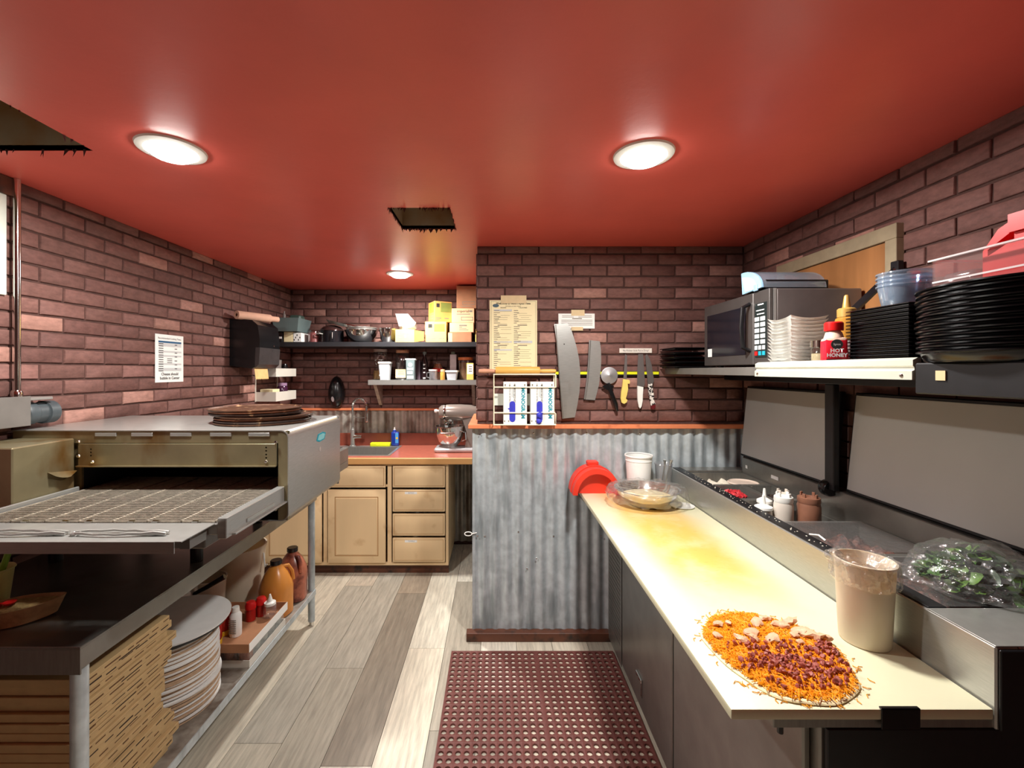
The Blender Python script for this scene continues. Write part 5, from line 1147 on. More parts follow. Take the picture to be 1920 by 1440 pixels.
bottle('white_tip_bottle', 'small clear bottle with white squeeze tip in the brown tray', -1.192, 2.335, zt, [(0,0),(.030,0),(.031,.004),(.031,.055),(.027,.062)], clear_p, [(.027,.060),(.029,.062),(.028,.074),(.014,.080),(.008,.10),(.004,.115),(0,.116)], white_p)
# jugs
def jug(label, x, y, m, group=None, chunkm=None, rz=0):
    t = thing('gallon_jug', label, 'jug', (x,y,SZ2), rz)
    b = B().lathe([(0,.0005),(.078,.0005),(.085,.008),(.086,.15),(.082,.18),(.060,.235),(.036,.268),(.026,.278),(.026,.292)], (0,0,0), 32, wob=lambda a, z: 1+.05*cos(4*a)*(1 if z < .18 else .3))
    part('body', b, m, t, local=True)
    part('handle', B().tube([(.03,0,.262),(.062,0,.262),(.082,0,.225),(.088,0,.175)], .011, 10), m, t, local=True)
    part('cap', B().lathe([(.026,.284),(.031,.284),(.031,.304),(.028,.307),(0,.307)], (0,0,0), 20), blackp, t, local=True)
    return t
jug('orange gallon jug with black cap on the undershelf', -1.245, 2.507, stain(mat('orange_brine', rgb(214,140,62), .3, 0, .1, 6), rgb(176,106,40), .5, .7, 5), rz=.6)
jug('pinkish brown gallon jug with black cap behind the orange jug', -1.235, 2.686, stain(mat('brown_brine', rgb(176,104,80), .3, 0, .2, 20), rgb(96,44,36), .48, .6, 9), rz=-.6)
wk = thing('white_bucket', 'large white bucket with wire handle at the far end of the undershelf', 'bucket', (-1.52,2.62,SZ2))
part('pail', B().lathe([(0,.0005),(.118,.0005),(.122,.006),(.142,.33),(.148,.33),(.148,.345),(.140,.345),(.118,.01),(0,.008)], (-1.52,2.62,SZ2), 40), white_t, wk)
part('wire_handle', B().tube([(-1.375,2.62,SZ2+.30),(-1.36,2.60,SZ2+.26),(-1.345,2.58,SZ2+.235),(-1.335,2.58,SZ2+.25)], .004, 8), white_p, wk)
solo('white_tub', B().lathe([(0,.0005),(.085,.0005),(.105,.21),(.11,.212),(.11,.222),(.102,.222),(.083,.006),(0,.006)], (-1.40,2.475,SZ2), 36) if False else B().lathe([(0,.0005),(.062,.0005),(.078,.25),(.083,.252),(.083,.262),(.075,.262),(.06,.006),(0,.006)], (-1.545,2.39,SZ2), 36), white_t, 'tall white tub between the steel pot and the large white bucket', 'tub')
sp_ = thing('steel_stock_pot', 'steel pot with black handle behind the cardboard rounds', 'pot', (-1.60,2.19,SZ2))
part('pot', B().lathe([(0,.0005),(.10,.0005),(.105,.006),(.105,.30),(.110,.303),(.104,.304),(.100,.298),(.1,.01),(0,.008)], (-1.60,2.19,SZ2), 40), steel, sp_)
part('handle', B().tube([(-1.50,2.19,SZ2+.27),(-1.44,2.20,SZ2+.30),(-1.36,2.22,SZ2+.345)], [.009,.011,.013], 10), blackp, sp_)
# ------------------------------------------------------------------ sink counter in the alcove
CF, CT = 3.435, .920
SKx0, SKx1, SKy0, SKy1 = -1.40, -.865, 3.545, 3.925
ct = thing('sink_countertop', 'terracotta laminate countertop with oak front edge in the alcove', 'countertop', (-1.0,3.75,.88))
NX0, NX1 = XL+.002, -.146
part('slab', plate(B(), NX0, NX1, CF+.022, YB-.02, .884, CT, [(SKx0,SKx1,SKy0,SKy1)]), laminate, ct)
part('front_edge', B().box(NX0, NX1, CF, CF+.0215, .872, CT, .003), oak_edge, ct)
part('splash_board', B().box(NX0, NX1, YB-.036, YB-.019, CT+.0005, 1.030, .002), mat('brown_splash_board', rgb(128,66,50), .4, 0, .12, 12), ct)
cb0, cb1, cfz = NX0, -.372, 3.47
cab = thing('base_cabinet', 'maple base cabinet with doors and four drawers under the sink counter', 'cabinet', (-1.1,3.75,0))
carc = B().box(cb1-.018, cb1, cfz, YB-.04, .075, .8715).box(cb0, cb1-.0185, cfz+.03, YB-.04, .075, .093).box(cb0, cb0+.018, cfz, YB-.04, .0935, .8715).box(-.850,-.832, cfz+.021, YB-.04, .0935,.8715)
part('carcass', carc, maple, cab)
ff = B().box(cb0+.0185, cb1, cfz-.001, cfz+.0195, .8555, .8718).box(cb0+.0185, cb1, cfz-.001, cfz+.0195, .075, .0975)
for xa_, xb_ in ((-.850,-.818),(cb1-.022,cb1),(-1.352,-1.322),(-1.86,-1.835)): ff.box(xa_, xb_, cfz-.001, cfz+.0195, .098, .855)
ff.box(-1.8345,-.8505, cfz-.001, cfz+.0195, .690, .706)
part('face_frame', ff, maple, cab)
part('toe_kick', B().box(cb0, cb1-.002, cfz+.035, cfz+.05, 0, .0745), brown_wood, cab)
def front(name, x0, x1, z0, z1, panel):
    o = part(name, B().box(x0,x1,cfz-.020,cfz-.0015,z0,z1,.004,2), maple, cab)
    b = B(); m_ = .055 if panel else .012
    # recessed glazed groove around the field
    gx0, gx1, gz0, gz1 = x0+m_, x1-m_, z0+m_, z1-m_; g = .006 if panel else .003
    for (a, c, d, e) in ((gx0,gx1,gz0,gz0+g),(gx0,gx1,gz1-g,gz1),(gx0,gx0+g,gz0+g,gz1-g),(gx1-g,gx1,gz0+g,gz1-g)): b.box(a,c,cfz-.0206,cfz-.0198,d,e)
    part('glazed_groove', b, maple_edge, o)
    if panel: part('raised_panel', B().box(gx0+.012,gx1-.012,cfz-.0245,cfz-.0202,gz0+.012,gz1-.012,.0035), maple, o)
    return o
dx0, dx1 = -.806, -.398
zs = [(.700,.862),(.508,.692),(.322,.500),(.105,.314)]
dz = [(PZ(913,cfz),PZ(873,cfz)),(PZ(958,cfz),PZ(917,cfz)),(PZ(1003,cfz),PZ(962,cfz)),(PZ(1052,cfz),PZ(1007,cfz))]
for i, (a, c) in enumerate(dz):
    o = front('drawer', dx0, dx1, a, c, False)
    if i in (1,3):
        xm = PX(772,cfz); lbx = part('name_tape', B().box(xm-.05, xm+.045, cfz-.0215, cfz-.0207, c-.034, c-.016), paper, o)
        text('BOWLS' if i == 1 else 'TOWELS', .013, ink_soft, o, (xm,cfz-.0218,c-.025))
front('drawer_front', -1.312, -.862, dz[0][0], dz[0][1], False); front('drawer_front', -1.825, -1.36, dz[0][0], dz[0][1], False)
front('door', -1.312, -.862, .100, dz[1][1], True); front('door', -1.825, -1.36, .100, dz[1][1], True)
# sink
sk = thing('drop_in_sink', 'stainless drop-in sink set into the terracotta countertop', 'sink', ((SKx0+SKx1)/2,(SKy0+SKy1)/2,CT))
i = .004; rimz = CT+.004
part('rim', plate(B(), SKx0-.018, SKx1+.018, SKy0-.018, SKy1+.075, CT+.0004, rimz, [(SKx0+i,SKx1-i,SKy0+i,SKy1-i)]), steel, sk)
bs = B(); x0, x1, y0, y1 = SKx0+i, SKx1-i, SKy0+i, SKy1-i; zb = CT-.17
bs.add([(x0,y0,rimz),(x1,y0,rimz),(x1,y1,rimz),(x0,y1,rimz),(x0+.02,y0+.02,zb),(x1-.02,y0+.02,zb),(x1-.02,y1-.02,zb),(x0+.02,y1-.02,zb)], [(0,1,5,4),(1,2,6,5),(2,3,7,6),(3,0,4,7),(4,5,6,7)])
part('basin', bs, steel_d, sk); part('drain', B().lathe([(0,.002),(.03,.002),(.04,.001)], (-1.13,3.74,zb), 20), chrome, sk)
fx, fy = PX(661,3.955), 3.955
fa = thing('spring_faucet', 'tall steel spring faucet behind the sink', 'faucet', (fx,fy,CT+.004))
z0 = CT+.0045
part('base', B().lathe([(0,0),(.028,0),(.028,.006),(.020,.012),(.0185,.15),(.014,.155),(.013,.17)], (fx,fy,z0), 20), steel, fa)
rA = .062; ztop = PZ(748,fy)-.0-rA
path = [(fx,fy,z0+.165),(fx,fy,z0+.24),(fx,fy,ztop)] + [(fx+rA-rA*cos(a), fy, ztop+rA*sin(a)) for a in [pi*k/12 for k in range(1,12)]] + [(fx+2*rA,fy,ztop),(fx+2*rA+.002,fy,ztop-.045)]
part('hose', B().tube(path, .009, 10), steel_d, fa)
cp_ = []; nL = 150
dense = []
for a, c in zip(path[2:], path[3:]):
    for k in range(12): dense.append(Vector(a).lerp(Vector(c), k/12))
for k, p in enumerate(dense):
    tt = (dense[min(k+1,len(dense)-1)]-dense[max(k-1,0)]).normalized(); n1 = Vector((0,1,0)); n2 = tt.cross(n1); a = k*2*pi/6; cp_.append(p + (n1*cos(a)+n2*sin(a))*.0125)
part('spring_coil', B().tube(cp_, .0022, 5), chrome, fa)
part('spray_head', B().lathe([(0,0),(.014,0),(.016,.01),(.013,.09),(.011,.105)], (fx+2*rA+.002,fy,ztop-.145), 18), chrome, fa)
part('holder_arm', B().tube([(fx,fy,z0+.26),(fx+.06,fy,z0+.255),(fx+2*rA,fy,z0+.255)], .004, 8), steel_d, fa)
part('lever', B().tube([(fx+.012,fy,z0+.085),(fx+.085,fy-.01,z0+.088)], [.017,.013], 14), chrome, fa)
solo('dish_sponge', B().box(PX(694,3.95), PX(731,3.95), 3.945, 4.0, CT+.0046, CT+.036, .006, 2), mat('neon_yellow_sponge', rgb(222,232,20), .8, 0, .05, 60, .3, 200), 'neon yellow sponge beside the blue soap bottle at the sink', 'sponge')
sx_, sy_ = PX(741,3.99), 3.99
so = thing('dish_soap', 'blue dish soap bottle with white cap beside the sink', 'soap bottle', (sx_,sy_,CT+.004))
part('bottle', B().box(sx_-.034,sx_+.036,sy_-.02,sy_+.02,CT+.0045,CT+.13,.012,3).lathe([(.02,.12),(.012,.148),(.01,.15)], (sx_-.006,sy_,CT), 16), mat('blue_soap', rgb(30,56,150), .25, 0, .15, 14), so)
part('label', bars([(sx_+.005,sx_+.033,CT+.03,CT+.12)], lambda u, v: (u,sy_-.0206,v)), mat('sky_label', rgb(74,150,214), .5), so)
part('label_star', B().lathe([(0,0),(.010,0),(.010,.0004),(0,.0004)], (0,0,0), 12).xf(Matrix.Translation((sx_+.02,sy_-.0212,CT+.075)) @ Matrix.Rotation(pi/2,4,'X')), ycap, so)
part('cap', B().lathe([(0,.172),(.006,.17),(.008,.152),(.012,.149),(.012,.146)], (sx_-.006,sy_,CT), 14), white_p, so)
# stand mixer
mxx, myy = PX(846,3.76), 3.76
mg = mat('pearl_grey_enamel', rgb(150,138,130), .22, .35, .04, 10)
sm_ = thing('stand_mixer', 'pearl grey stand mixer with steel bowl on the terracotta counter', 'mixer', (mxx,myy,CT))
part('base', B().box(mxx-.135,mxx+.215,myy-.095,myy+.095,CT+.0005,CT+.036,.016,3), mat('pale_mixer_base', rgb(206,206,208), .25, .4), sm_)
part('column', B().prism([(mxx+.12,CT+.03),(mxx+.21,CT+.03),(mxx+.20,CT+.16),(mxx+.215,CT+.29),(mxx+.10,CT+.27),(mxx+.135,CT+.16)], 'y', myy-.05, myy+.05), mg, sm_)
hz = CT+.325
hd_ = B().lathe([(0,-.125),(.045,-.122),(.062,-.10),(.069,-.04),(.070,.06),(.064,.15),(.05,.20),(.02,.222),(0,.224)], (0,0,0), 28).xf(Matrix.Translation((mxx+.02,myy,hz)) @ Matrix.Rotation(pi/2,4,'Y') @ Matrix.Diagonal((1.0,.92,1,1)))
part('head', hd_, mg, sm_)
part('head_band', B().lathe([(.0706,.0),(.0712,.004),(.0712,.012),(.0706,.016)], (0,0,0), 28).xf(Matrix.Translation((mxx-.06,myy,hz)) @ Matrix.Rotation(pi/2,4,'Y') @ Matrix.Diagonal((1.0,.92,1,1))), chrome, sm_)
part('hub_knob', B().lathe([(0,0),(.013,0),(.016,.008),(.016,.022),(.01,.026),(.01,.04)], (0,0,0), 16).xf(Matrix.Translation((mxx-.142,myy,hz+.012)) @ Matrix.Rotation(pi/2,4,'Y')), white_p, sm_)
part('planetary', B().lathe([(0,0),(.03,0),(.042,.02),(.042,.06)], (mxx-.02,myy,CT+.218), 24), chrome, sm_)
part('beater_shaft', B().tube([(mxx-.02,myy,CT+.12),(mxx-.02,myy,CT+.225)], .007, 10), chrome, sm_)
bwl = part('mixing_bowl', B().lathe([(0,.002),(.055,.002),(.06,0),(.062,.012),(.095,.045),(.118,.10),(.124,.17),(.128,.172),(.128,.177),(.122,.176),(.115,.10),(.09,.05),(.05,.016),(0,.014)], (mxx-.01,myy,CT+.037), 40), chrome, sm_)
part('bowl_handle', B().tube([(mxx+.10,myy-.045,CT+.17),(mxx+.125,myy-.075,CT+.165),(mxx+.13,myy-.08,CT+.11),(mxx+.095,myy-.055,CT+.09)], .006, 10), chrome, bwl)
part('bowl_clip', B().box(mxx-.075,mxx+.045,myy-.131,myy-.124,CT+.158,CT+.170,.003), chrome, bwl)

# ------------------------------------------------------------------ shelves in the alcove
UF, UZ0, UZ = 3.74, 1.803, 1.843
us = thing('black_wall_shelf', 'black wooden shelf across the alcove back wall', 'shelf', (-1.0,3.9,UZ0))
part('board', B().box(XL+.002, -.122, UF, YB-.002, UZ0, UZ, .002), mat('black_painted_wood', rgb(36,36,40), .5, 0, .2, 10), us)
part('end_support', B().box(-.150,-.138, UF+.02, UF+.04, 1.52, UZ0-.0005), white_p, us)
LF, LZ = 3.80, 1.520
ls = thing('steel_wall_shelf', 'short stainless shelf with brackets below the black shelf', 'shelf', (-.6,3.9,1.48))
part('board', B().box(PX(690,LF), -.155, LF, YB-.002, LZ-.004, LZ).box(PX(690,LF), -.155, LF, LF+.003, LZ-.042, LZ-.0042), steel, ls)
for xb in (PX(708,3.95), -.20):
    part('bracket', B().prism([(LF+.02,LZ-.0045),(YB-.0025,LZ-.0045),(YB-.0025,LZ-.235),(YB-.03,LZ-.235)], 'x', xb-.014, xb+.014), mat('spotted_bracket', rgb(176,160,146), .5, .4, .2, 40), ls)
# --- upper shelf items
z = UZ+.0004
solo('black_binder', B().box(XL+.02, XL+.075, 3.76, 3.98, z, z+.085, .003), blackp, 'black binder lying at the left end of the black shelf', 'binder')
solo('binder_sheets', B().box(XL+.022, XL+.07, 3.753, 3.7595, z+.028, z+.045), paper, 'pale sheets sticking out of the black binder', 'paper')
c1 = solo('white_tea_carton', B().box(XL+.082, XL+.158, 3.77, 3.98, z, z+.088, .002), cream_paper, 'cream carton between the black binder and patterned carton', 'carton')
c2 = thing('patterned_carton', 'white carton with black leaf pattern under the grey bin', 'carton', (XL+.2,3.87,z))
part('carton', B().box(XL+.163, XL+.232, 3.77, 3.98, z, z+.08, .002), paper, c2)
part('pattern', bars([(XL+.168+.012*k, XL+.176+.012*k, z+.012+.02*(k%3), z+.026+.02*(k%3)) for k in range(5)], lambda u, v: (u,3.7694,v)), ink, c2)
jar('red_jar', 'glass jar with red contents beside the patterned carton', 'jar', XL+.305, 3.85, UZ, [(0,0),(.045,0),(.047,.004),(.047,.095),(.043,.105)], glass_c, None, None, [(0,.004),(.044,.004),(.044,.085),(0,.085)], mat('pinkish_red_filling', rgb(150,78,78), .5, 0, .25, 40))
gb2 = B(); bx0, bx1, by0, by1, bz0, bz1 = XL+.012, XL+.24, 3.70, 3.96, z+.0895, z+.2
t_ = .02
gb2.add([(bx0+t_,by0+t_,bz0),(bx1-t_,by0+t_,bz0),(bx1-t_,by1-t_,bz0),(bx0+t_,by1-t_,bz0),(bx0,by0,bz1),(bx1,by0,bz1),(bx1,by1,bz1),(bx0,by1,bz1),(bx0+.004,by0+.004,bz1),(bx1-.004,by0+.004,bz1),(bx1-.004,by1-.004,bz1),(bx0+.004,by1-.004,bz1),(bx0+t_+.004,by0+t_+.004,bz0+.004),(bx1-t_-.004,by0+t_+.004,bz0+.004),(bx1-t_-.004,by1-t_-.004,bz0+.004),(bx0+t_+.004,by1-t_-.004,bz0+.004)],
        [(0,3,2,1),(0,1,5,4),(1,2,6,5),(2,3,7,6),(3,0,4,7),(4,5,9,8),(5,6,10,9),(6,7,11,10),(7,4,8,11),(8,9,13,12),(9,10,14,13),(10,11,15,14),(11,8,12,15),(12,13,14,15)])
solo('grey_tote_bin', gb2, mat('grey_green_plastic', rgb(104,122,122), .4, 0, .1, 10), 'grey-green plastic bin on top of the cartons at the shelf end', 'bin')
solo('green_pouch', B().box(bx0+.10, bx1-.03, 3.80, 3.90, bz0+.006, bz1+.035, .012), mat('dark_green_pouch', rgb(62,86,78), .5), 'dark green pouch standing in the grey-green bin', 'pouch')
solo('small_bottle', B().lathe([(0,0),(.012,0),(.012,.14),(.006,.15),(.006,.17),(0,.17)], (bx0+.07,3.78,bz0+.005), 12), mat('dull_bottle', rgb(128,122,118), .4), 'thin bottle sticking out of the grey-green bin', 'bottle')
# pots, pans, bowls
pot = thing('black_saucepan', 'black saucepan among the pans on the black shelf', 'saucepan', (PX(618,3.88),3.88,UZ))
px_, py_ = PX(622.5,3.88), 3.88
part('pan', B().lathe([(0,0),(.088,0),(.096,.006),(.10,.10),(.104,.102),(.098,.102),(.092,.01),(0,.006)], (px_,py_,z), 36), mat('black_enamel', rgb(26,24,28), .2, .2), pot)
part('side_handle', B().tube([(px_-.085,py_-.05,z+.07),(px_-.10,py_-.085,z+.075),(px_-.07,py_-.105,z+.075),(px_-.05,py_-.085,z+.07)], .006, 8), steel_d, pot)
part('rivet_handle', B().tube([(px_+.04,py_-.09,z+.085),(px_+.042,py_-.108,z+.08),(px_+.042,py_-.109,z+.03)], .006, 8), chrome, pot)
ld_ = thing('pan_lid', 'dark domed lid on the black saucepan', 'lid', (px_,py_,z+.103))
part('dome', B().lathe([(.098,0),(.096,.012),(.075,.035),(.04,.048),(0,.052)], (0,0,0), 32).xf(Matrix.Translation((px_,py_,z+.1025)) ), mat('dark_brown_lid', rgb(74,52,50), .18, .6), ld_)
sk2 = thing('skillet', 'steel skillet with long handle lying over the black saucepan', 'skillet', (px_+.06,py_,z+.11))
part('pan', B().lathe([(0,.004),(.07,.004),(.09,.024),(.094,.024),(.072,0),(0,0)], (px_+.05,py_-.01,z+.168), 32).disp(lambda p: (0,0,-.25*(p.x-px_))), steel_d, sk2)
part('handle', B().tube([(px_+.13,py_-.02,z+.160),(px_+.19,py_-.03,z+.146),(px_+.25,py_-.04,z+.132)], [.006,.008,.006], 8), chrome, sk2)
bwp = [(0,.001),(.055,.001),(.09,.018),(.125,.06),(.14,.105),(.147,.107),(.147,.111),(.137,.109),(.12,.062),(.085,.022),(.05,.006),(0,.005)]
b1 = PX(674,3.90)+.019
solo('large_steel_bowl', B().lathe(bwp, (b1,3.90,z), 44), chrome, 'large shiny steel bowl on the black shelf', 'bowl')
solo('nested_steel_bowl', B().lathe([(r*.92,q) for r, q in bwp], (b1+.002,3.90,z+.022), 44), steel, 'second steel bowl nested in the large steel bowl', 'bowl')
solo('small_steel_pot', B().lathe([(0,.001),(.045,.001),(.065,.03),(.075,.12),(.08,.122),(.08,.126),(.072,.124),(.06,.032),(.04,.006),(0,.005)], (PX(723,3.88)+.022,3.88,z), 36), chrome, 'small deep steel bowl beside the large steel bowl', 'bowl')
# cartons
def carton(name, label, x0, x1, y0, y1, z0, z1, m, marks=(), txt=()):
    t = thing(name, label, 'box', ((x0+x1)/2,(y0+y1)/2,z0)); part('carton', B().box(x0,x1,y0,y1,z0,z1,.002), m, t); W, Hh = x1-x0, z1-z0
    f = lambda u, v: (x0+u*W, y0-.0006, z1-v*Hh)
    for mm, rects in marks: part('print', bars(rects, f), mm, t)
    for (s_, sz_, u, v, mm) in txt: text(s_, sz_, mm, t, Vector(f(u,v))-Vector((0,.0004,0)))
    return t
d = 3.80
carton('open_yellow_carton', 'open yellow printed carton with a clear bag beside the green-label box', PX(741,d), PX(777,d), d, d+.2, z, z+.11, kraft_y, [(ink_soft, [(.35,.75,.25,.34),(.45,.6,.36,.7),(.12,.3,.4,.46),(.2,.35,.6,.66)])])
solo('carton_flap', B().add([(PX(777,d)+.001,d+.001,z+.105),(PX(796,d),d-.028,z+.09),(PX(796,d),d-.028,z+.012),(PX(777,d)+.001,d+.001,z+.002),(PX(777,d)+.001,d+.005,z+.105),(PX(796,d),d-.024,z+.09),(PX(796,d),d-.024,z+.012),(PX(777,d)+.001,d+.005,z+.002)], [(0,1,2,3),(4,7,6,5),(0,4,5,1),(1,5,6,2),(2,6,7,3),(3,7,4,0)]), mat('amber_carton', rgb(206,142,60), .7), 'amber cardboard flap standing open beside the yellow carton', 'flap')
bgt = thing('clear_bag', 'crumpled clear plastic bag with stiff flap on the open yellow carton', 'plastic bag', (PX(762,d),d+.10,z+.11))
bgm = chunk(41, .09, .06, .05).xf(Matrix.Translation((PX(762,d),d+.10,z+.15))); part('bag', crinkle(bgm, .015, 30, 3), clear('frosted_bag', (.95,.95,.95), .15, .2, .6, 40, (.9,.9,.9), .2), bgt, sharp=25)
bfl = B().add([P(741,588,d+.12),P(765,588,d+.12),P(778,603,d+.10),P(776,612,d+.08),P(748,612,d+.08)], [(0,1,2,3,4)])
part('stiff_flap', bfl, clear('milky_flap', (.9,.88,.88), .06, .3, body=(.8,.75,.75), bodyfac=.3), bgt)
LB = carton('green_label_box', 'yellow box with green label standing on the black shelf', PX(797,d), PX(837,d), d, d+.19, z, PZ(603,d), kraft_y, [(ink_green, [(.43,.92,.12,.48)]), (ink, [(.15,.33,.12,.30)]), (ink_soft, [(.12,.5,.78,.83),(.62,.9,.78,.83),(.35,.45,.9,.94)])])
rz_ = radians(27.8); ub = thing('upper_green_label_box', 'orange-yellow box with green label turned on top of the other green-label box', 'box', (PX(818,3.80)-.014,3.80,PZ(603,d)+.0008), rz_)
a_ = .160; part('carton', B().box(0,a_,0,a_,0,.178,.002), mat('orange_carton', rgb(220,164,86), .7, 0, .08, 10), ub, local=True)
part('green_panel', bars([(.055,.155,.085,.168)], lambda u, v: (u,-.0006,v)), mat('olive_ink', rgb(126,136,62), .7), ub, local=True); part('green_side', bars([(.02,.12,.085,.17)], lambda u, v: (-.0006,u,v)), ink_green, ub, local=True)
part('black_mark', bars([(.016,.046,.125,.158)], lambda u, v: (u,-.0006,v)), ink, ub, local=True); part('print', bars([(.01,.06,.028,.036),(.09,.13,.028,.036),(.01,.045,.014,.02)], lambda u, v: (u,-.0006,v)), ink_soft, ub, local=True)
part('side_print', bars([(.03,.13,.05,.056),(.03,.13,.03,.036)], lambda u, v: (-.0006,u,v)), ink_soft, ub, local=True)
d = 3.82; q = [z, PZ(623,d), PZ(605,d), PZ(578,d), PZ(536,d)]
carton('torn_brown_box', 'brown box with pale torn corner at the bottom of the carton column', PX(840,d), PX(884,d), d, d+.2, q[0], q[1]-.0006, kraft_d, [(kraft_p, [(0,.18,.05,.98)])])
carton('low_pale_box', 'low pale printed box second from the shelf in the carton column', PX(843,d), PX(888,d), d, d+.2, q[1], q[2]-.0006, kraft_p, [(ink_soft, [(.40,.72,.22,.36),(.40,.52,.42,.5),(.40,.7,.58,.64),(.40,.78,.72,.78)])])
carton('wide_pale_box', 'pale printed box under the topmost brown box in the carton column', PX(847,d), PX(889,d), d, d+.2, q[2], q[3]-.0006, kraft_p, [(ink_soft, [(.22,.82,.38,.43),(.42,.95,.60,.64),(.42,.95,.80,.84),(.42,.44,.6,.84),(.93,.95,.6,.84),(.78,.92,.14,.26)])], [('imperial', .032, .5, .2, ink)])
carton('tall_brown_box', 'tall brown box at the top of the carton column touching the ceiling', PX(856,d), PX(893,d), d, d+.2, q[3], q[4]-.0006, kraft_d, [(ink_soft, [(.3,.95,.70,.72),(.3,.95,.82,.84),(.3,.32,.7,.84),(.93,.95,.7,.84),(.2,.8,.9,.92)])])
solo('yellow_packet', B().box(PX(887,d+.02)+.02, PX(893,d+.02)+.025, d+.02, d+.10, z, z+.12, .003), kraft_y, 'narrow yellow packet beside the carton column', 'packet')
# --- lower shelf items
z = LZ+.0004
cork = mat('cork_lid', rgb(176,120,88), .8, 0, .15, 40); cork2 = mat('pale_cork_lid', rgb(178,160,150), .8, 0, .1, 40)
X = lambda px, d_: PX(px, d_)
jar('gourd_glass_jar', 'large waisted glass jar with pale cork lid on the steel shelf', 'jar', X(713.5,3.965), 3.965, LZ, [(0,0),(.066,0),(.07,.006),(.064,.07),(.05,.11),(.062,.16),(.068,.21),(.058,.245),(.052,.25)], glass_c, [(.052,.247),(.060,.248),(.060,.27),(0,.272)], cork2, [(0,.004),(.062,.005),(.058,.08),(0,.085)], mat('tan_grain', rgb(170,136,80), .8, 0, .2, 60))
tb = thing('white_sugar_tub', 'white square plastic tub with lid in front of the waisted jar', 'tub', (X(722,3.835),3.835,z))
def taper(x, y, z0, w0, w1, h, rot=0):
    b = B().box(-.5,.5,-.5,.5,0,1,.08,2)
    return b.disp(lambda p: (0,0,0)).xf(Matrix.Translation((x,y,z0)) @ Matrix.Rotation(rot,4,'Z')) if False else B().bm(_tap(x,y,z0,w0,w1,h,rot))
def _tap(x, y, z0, w0, w1, h, rot):
    bm = bmesh.new(); bmesh.ops.create_cube(bm, size=1); bmesh.ops.bevel(bm, geom=[e for e in bm.edges if abs(e.verts[0].co.z-e.verts[1].co.z) > .5], offset=.12, segments=3, affect='EDGES', profile=.5)
    for v in bm.verts:
        w_ = w1 if v.co.z > 0 else w0; p = Vector((v.co.x*w_, v.co.y*w_, (v.co.z+.5)*h)); p.rotate(Matrix.Rotation(rot,3,'Z')); v.co = p + Vector((x,y,z0))
    return bm
part('tub', B().bm(_tap(X(722,3.835),3.84,z,.076,.098,.142,0)), mat('translucent_tub', rgb(206,212,218), .35, 0, .04, 10), tb)
part('lid', B().bm(_tap(X(722,3.835),3.84,z+.1425,.108,.104,.014,0)), white_p, tb)
j2 = jar('labelled_cork_jar', 'tall dark glass jar with brown cork lid and cream label', 'jar', X(755,3.93), 3.93, LZ, [(0,0),(.060,0),(.064,.006),(.064,.20),(.052,.235),(.05,.24)], glass_c, [(.05,.236),(.058,.237),(.058,.262),(0,.264)], cork, [(0,.004),(.060,.005),(.060,.19),(0,.19)], mat('dark_beans', rgb(70,54,52), .6, 0, .4, 90))
part('label', B().box(X(755,3.93)-.048, X(755,3.93)+.040, 3.862, 3.865, z+.018, z+.092), mat('cream_label', rgb(226,206,160), .7), j2)
part('label_print', bars([(X(755,3.93)-.03+.004*k, X(755,3.93)+.03-.004*k, z+.045+.012*k, z+.049+.012*k) for k in range(3)], lambda u, v: (u,3.8614,v)), ink_soft, j2)
pk = thing('spice_pouch', 'tall grey and white spice pouch on the steel shelf edge', 'pouch', (X(769,3.805),3.825,z))
xa_, xb_ = X(761,3.805), X(778,3.805)
part('pouch', B().bm(_tap((xa_+xb_)/2,3.835,z,xb_-xa_-.006,xb_-xa_,.17,0)), mat('grey_pouch', rgb(120,136,138), .4), pk); part('fold_top', B().box(xa_-.006,xb_+.006,3.80,3.87,z+.1705,z+.184,.003), paper, pk)
part('label_disc', B().lathe([(0,0),(.018,0),(.018,.0004),(0,.0004)], (0,0,0), 18).xf(Matrix.Translation(((xa_+xb_)/2,3.7960,z+.13)) @ Matrix.Rotation(pi/2,4,'X')), paper, pk)
part('label_print', bars([(xa_+.014,xb_-.014,z+.085,z+.105),(xa_+.014,xb_-.02,z+.05,z+.075),(xa_+.012,xb_-.012,z+.01,z+.035)], lambda u, v: (u,3.7962,v)), paper, pk)
solo('purple_spice_box', B().box(X(780,3.9),X(788,3.9),3.90,3.96,z,z+.17,.002), mat('dark_purple_box', rgb(86,66,78), .5), 'narrow dark purple box beside the dark bottle', 'box')
db_ = bottle('dark_sauce_bottle', 'tall dark bottle with grey cap on the steel shelf', X(796,3.9), 3.90, LZ, [(0,0),(.030,0),(.031,.004),(.031,.15),(.014,.20),(.013,.225)], mat('dark_brown_glass', rgb(32,20,22), .1), [(.013,.222),(.016,.223),(.016,.245),(0,.247)], mat('grey_green_cap', rgb(96,104,100), .5))
part('label_dots', B().box(X(796,3.9)-.008,X(796,3.9)+.012,3.868,3.8695,z+.01,z+.02).box(X(796,3.9)-.006,X(796,3.9)+.010,3.868,3.8695,z+.06,z+.068).box(X(796,3.9)-.006,X(796,3.9)+.012,3.868,3.8695,z+.095,z+.102).box(X(796,3.9)-.008,X(796,3.9)+.012,3.868,3.8695,z+.13,z+.137), paper, db_)
jar('chili_jar', 'glass jar of brown spice with a red band behind the glass mug', 'jar', X(821,3.95), 3.95, LZ, [(0,0),(.045,0),(.047,.005),(.047,.10),(.03,.135),(.03,.15)], glass_c, [(.031,.06),(.0475,.07),(.0475,.1),(.0473,.1)], red_p, [(0,.004),(.044,.004),(.043,.10),(.028,.14),(0,.142)], mat('brown_chili', rgb(140,84,50), .7, 0, .4, 70), 'red_band')
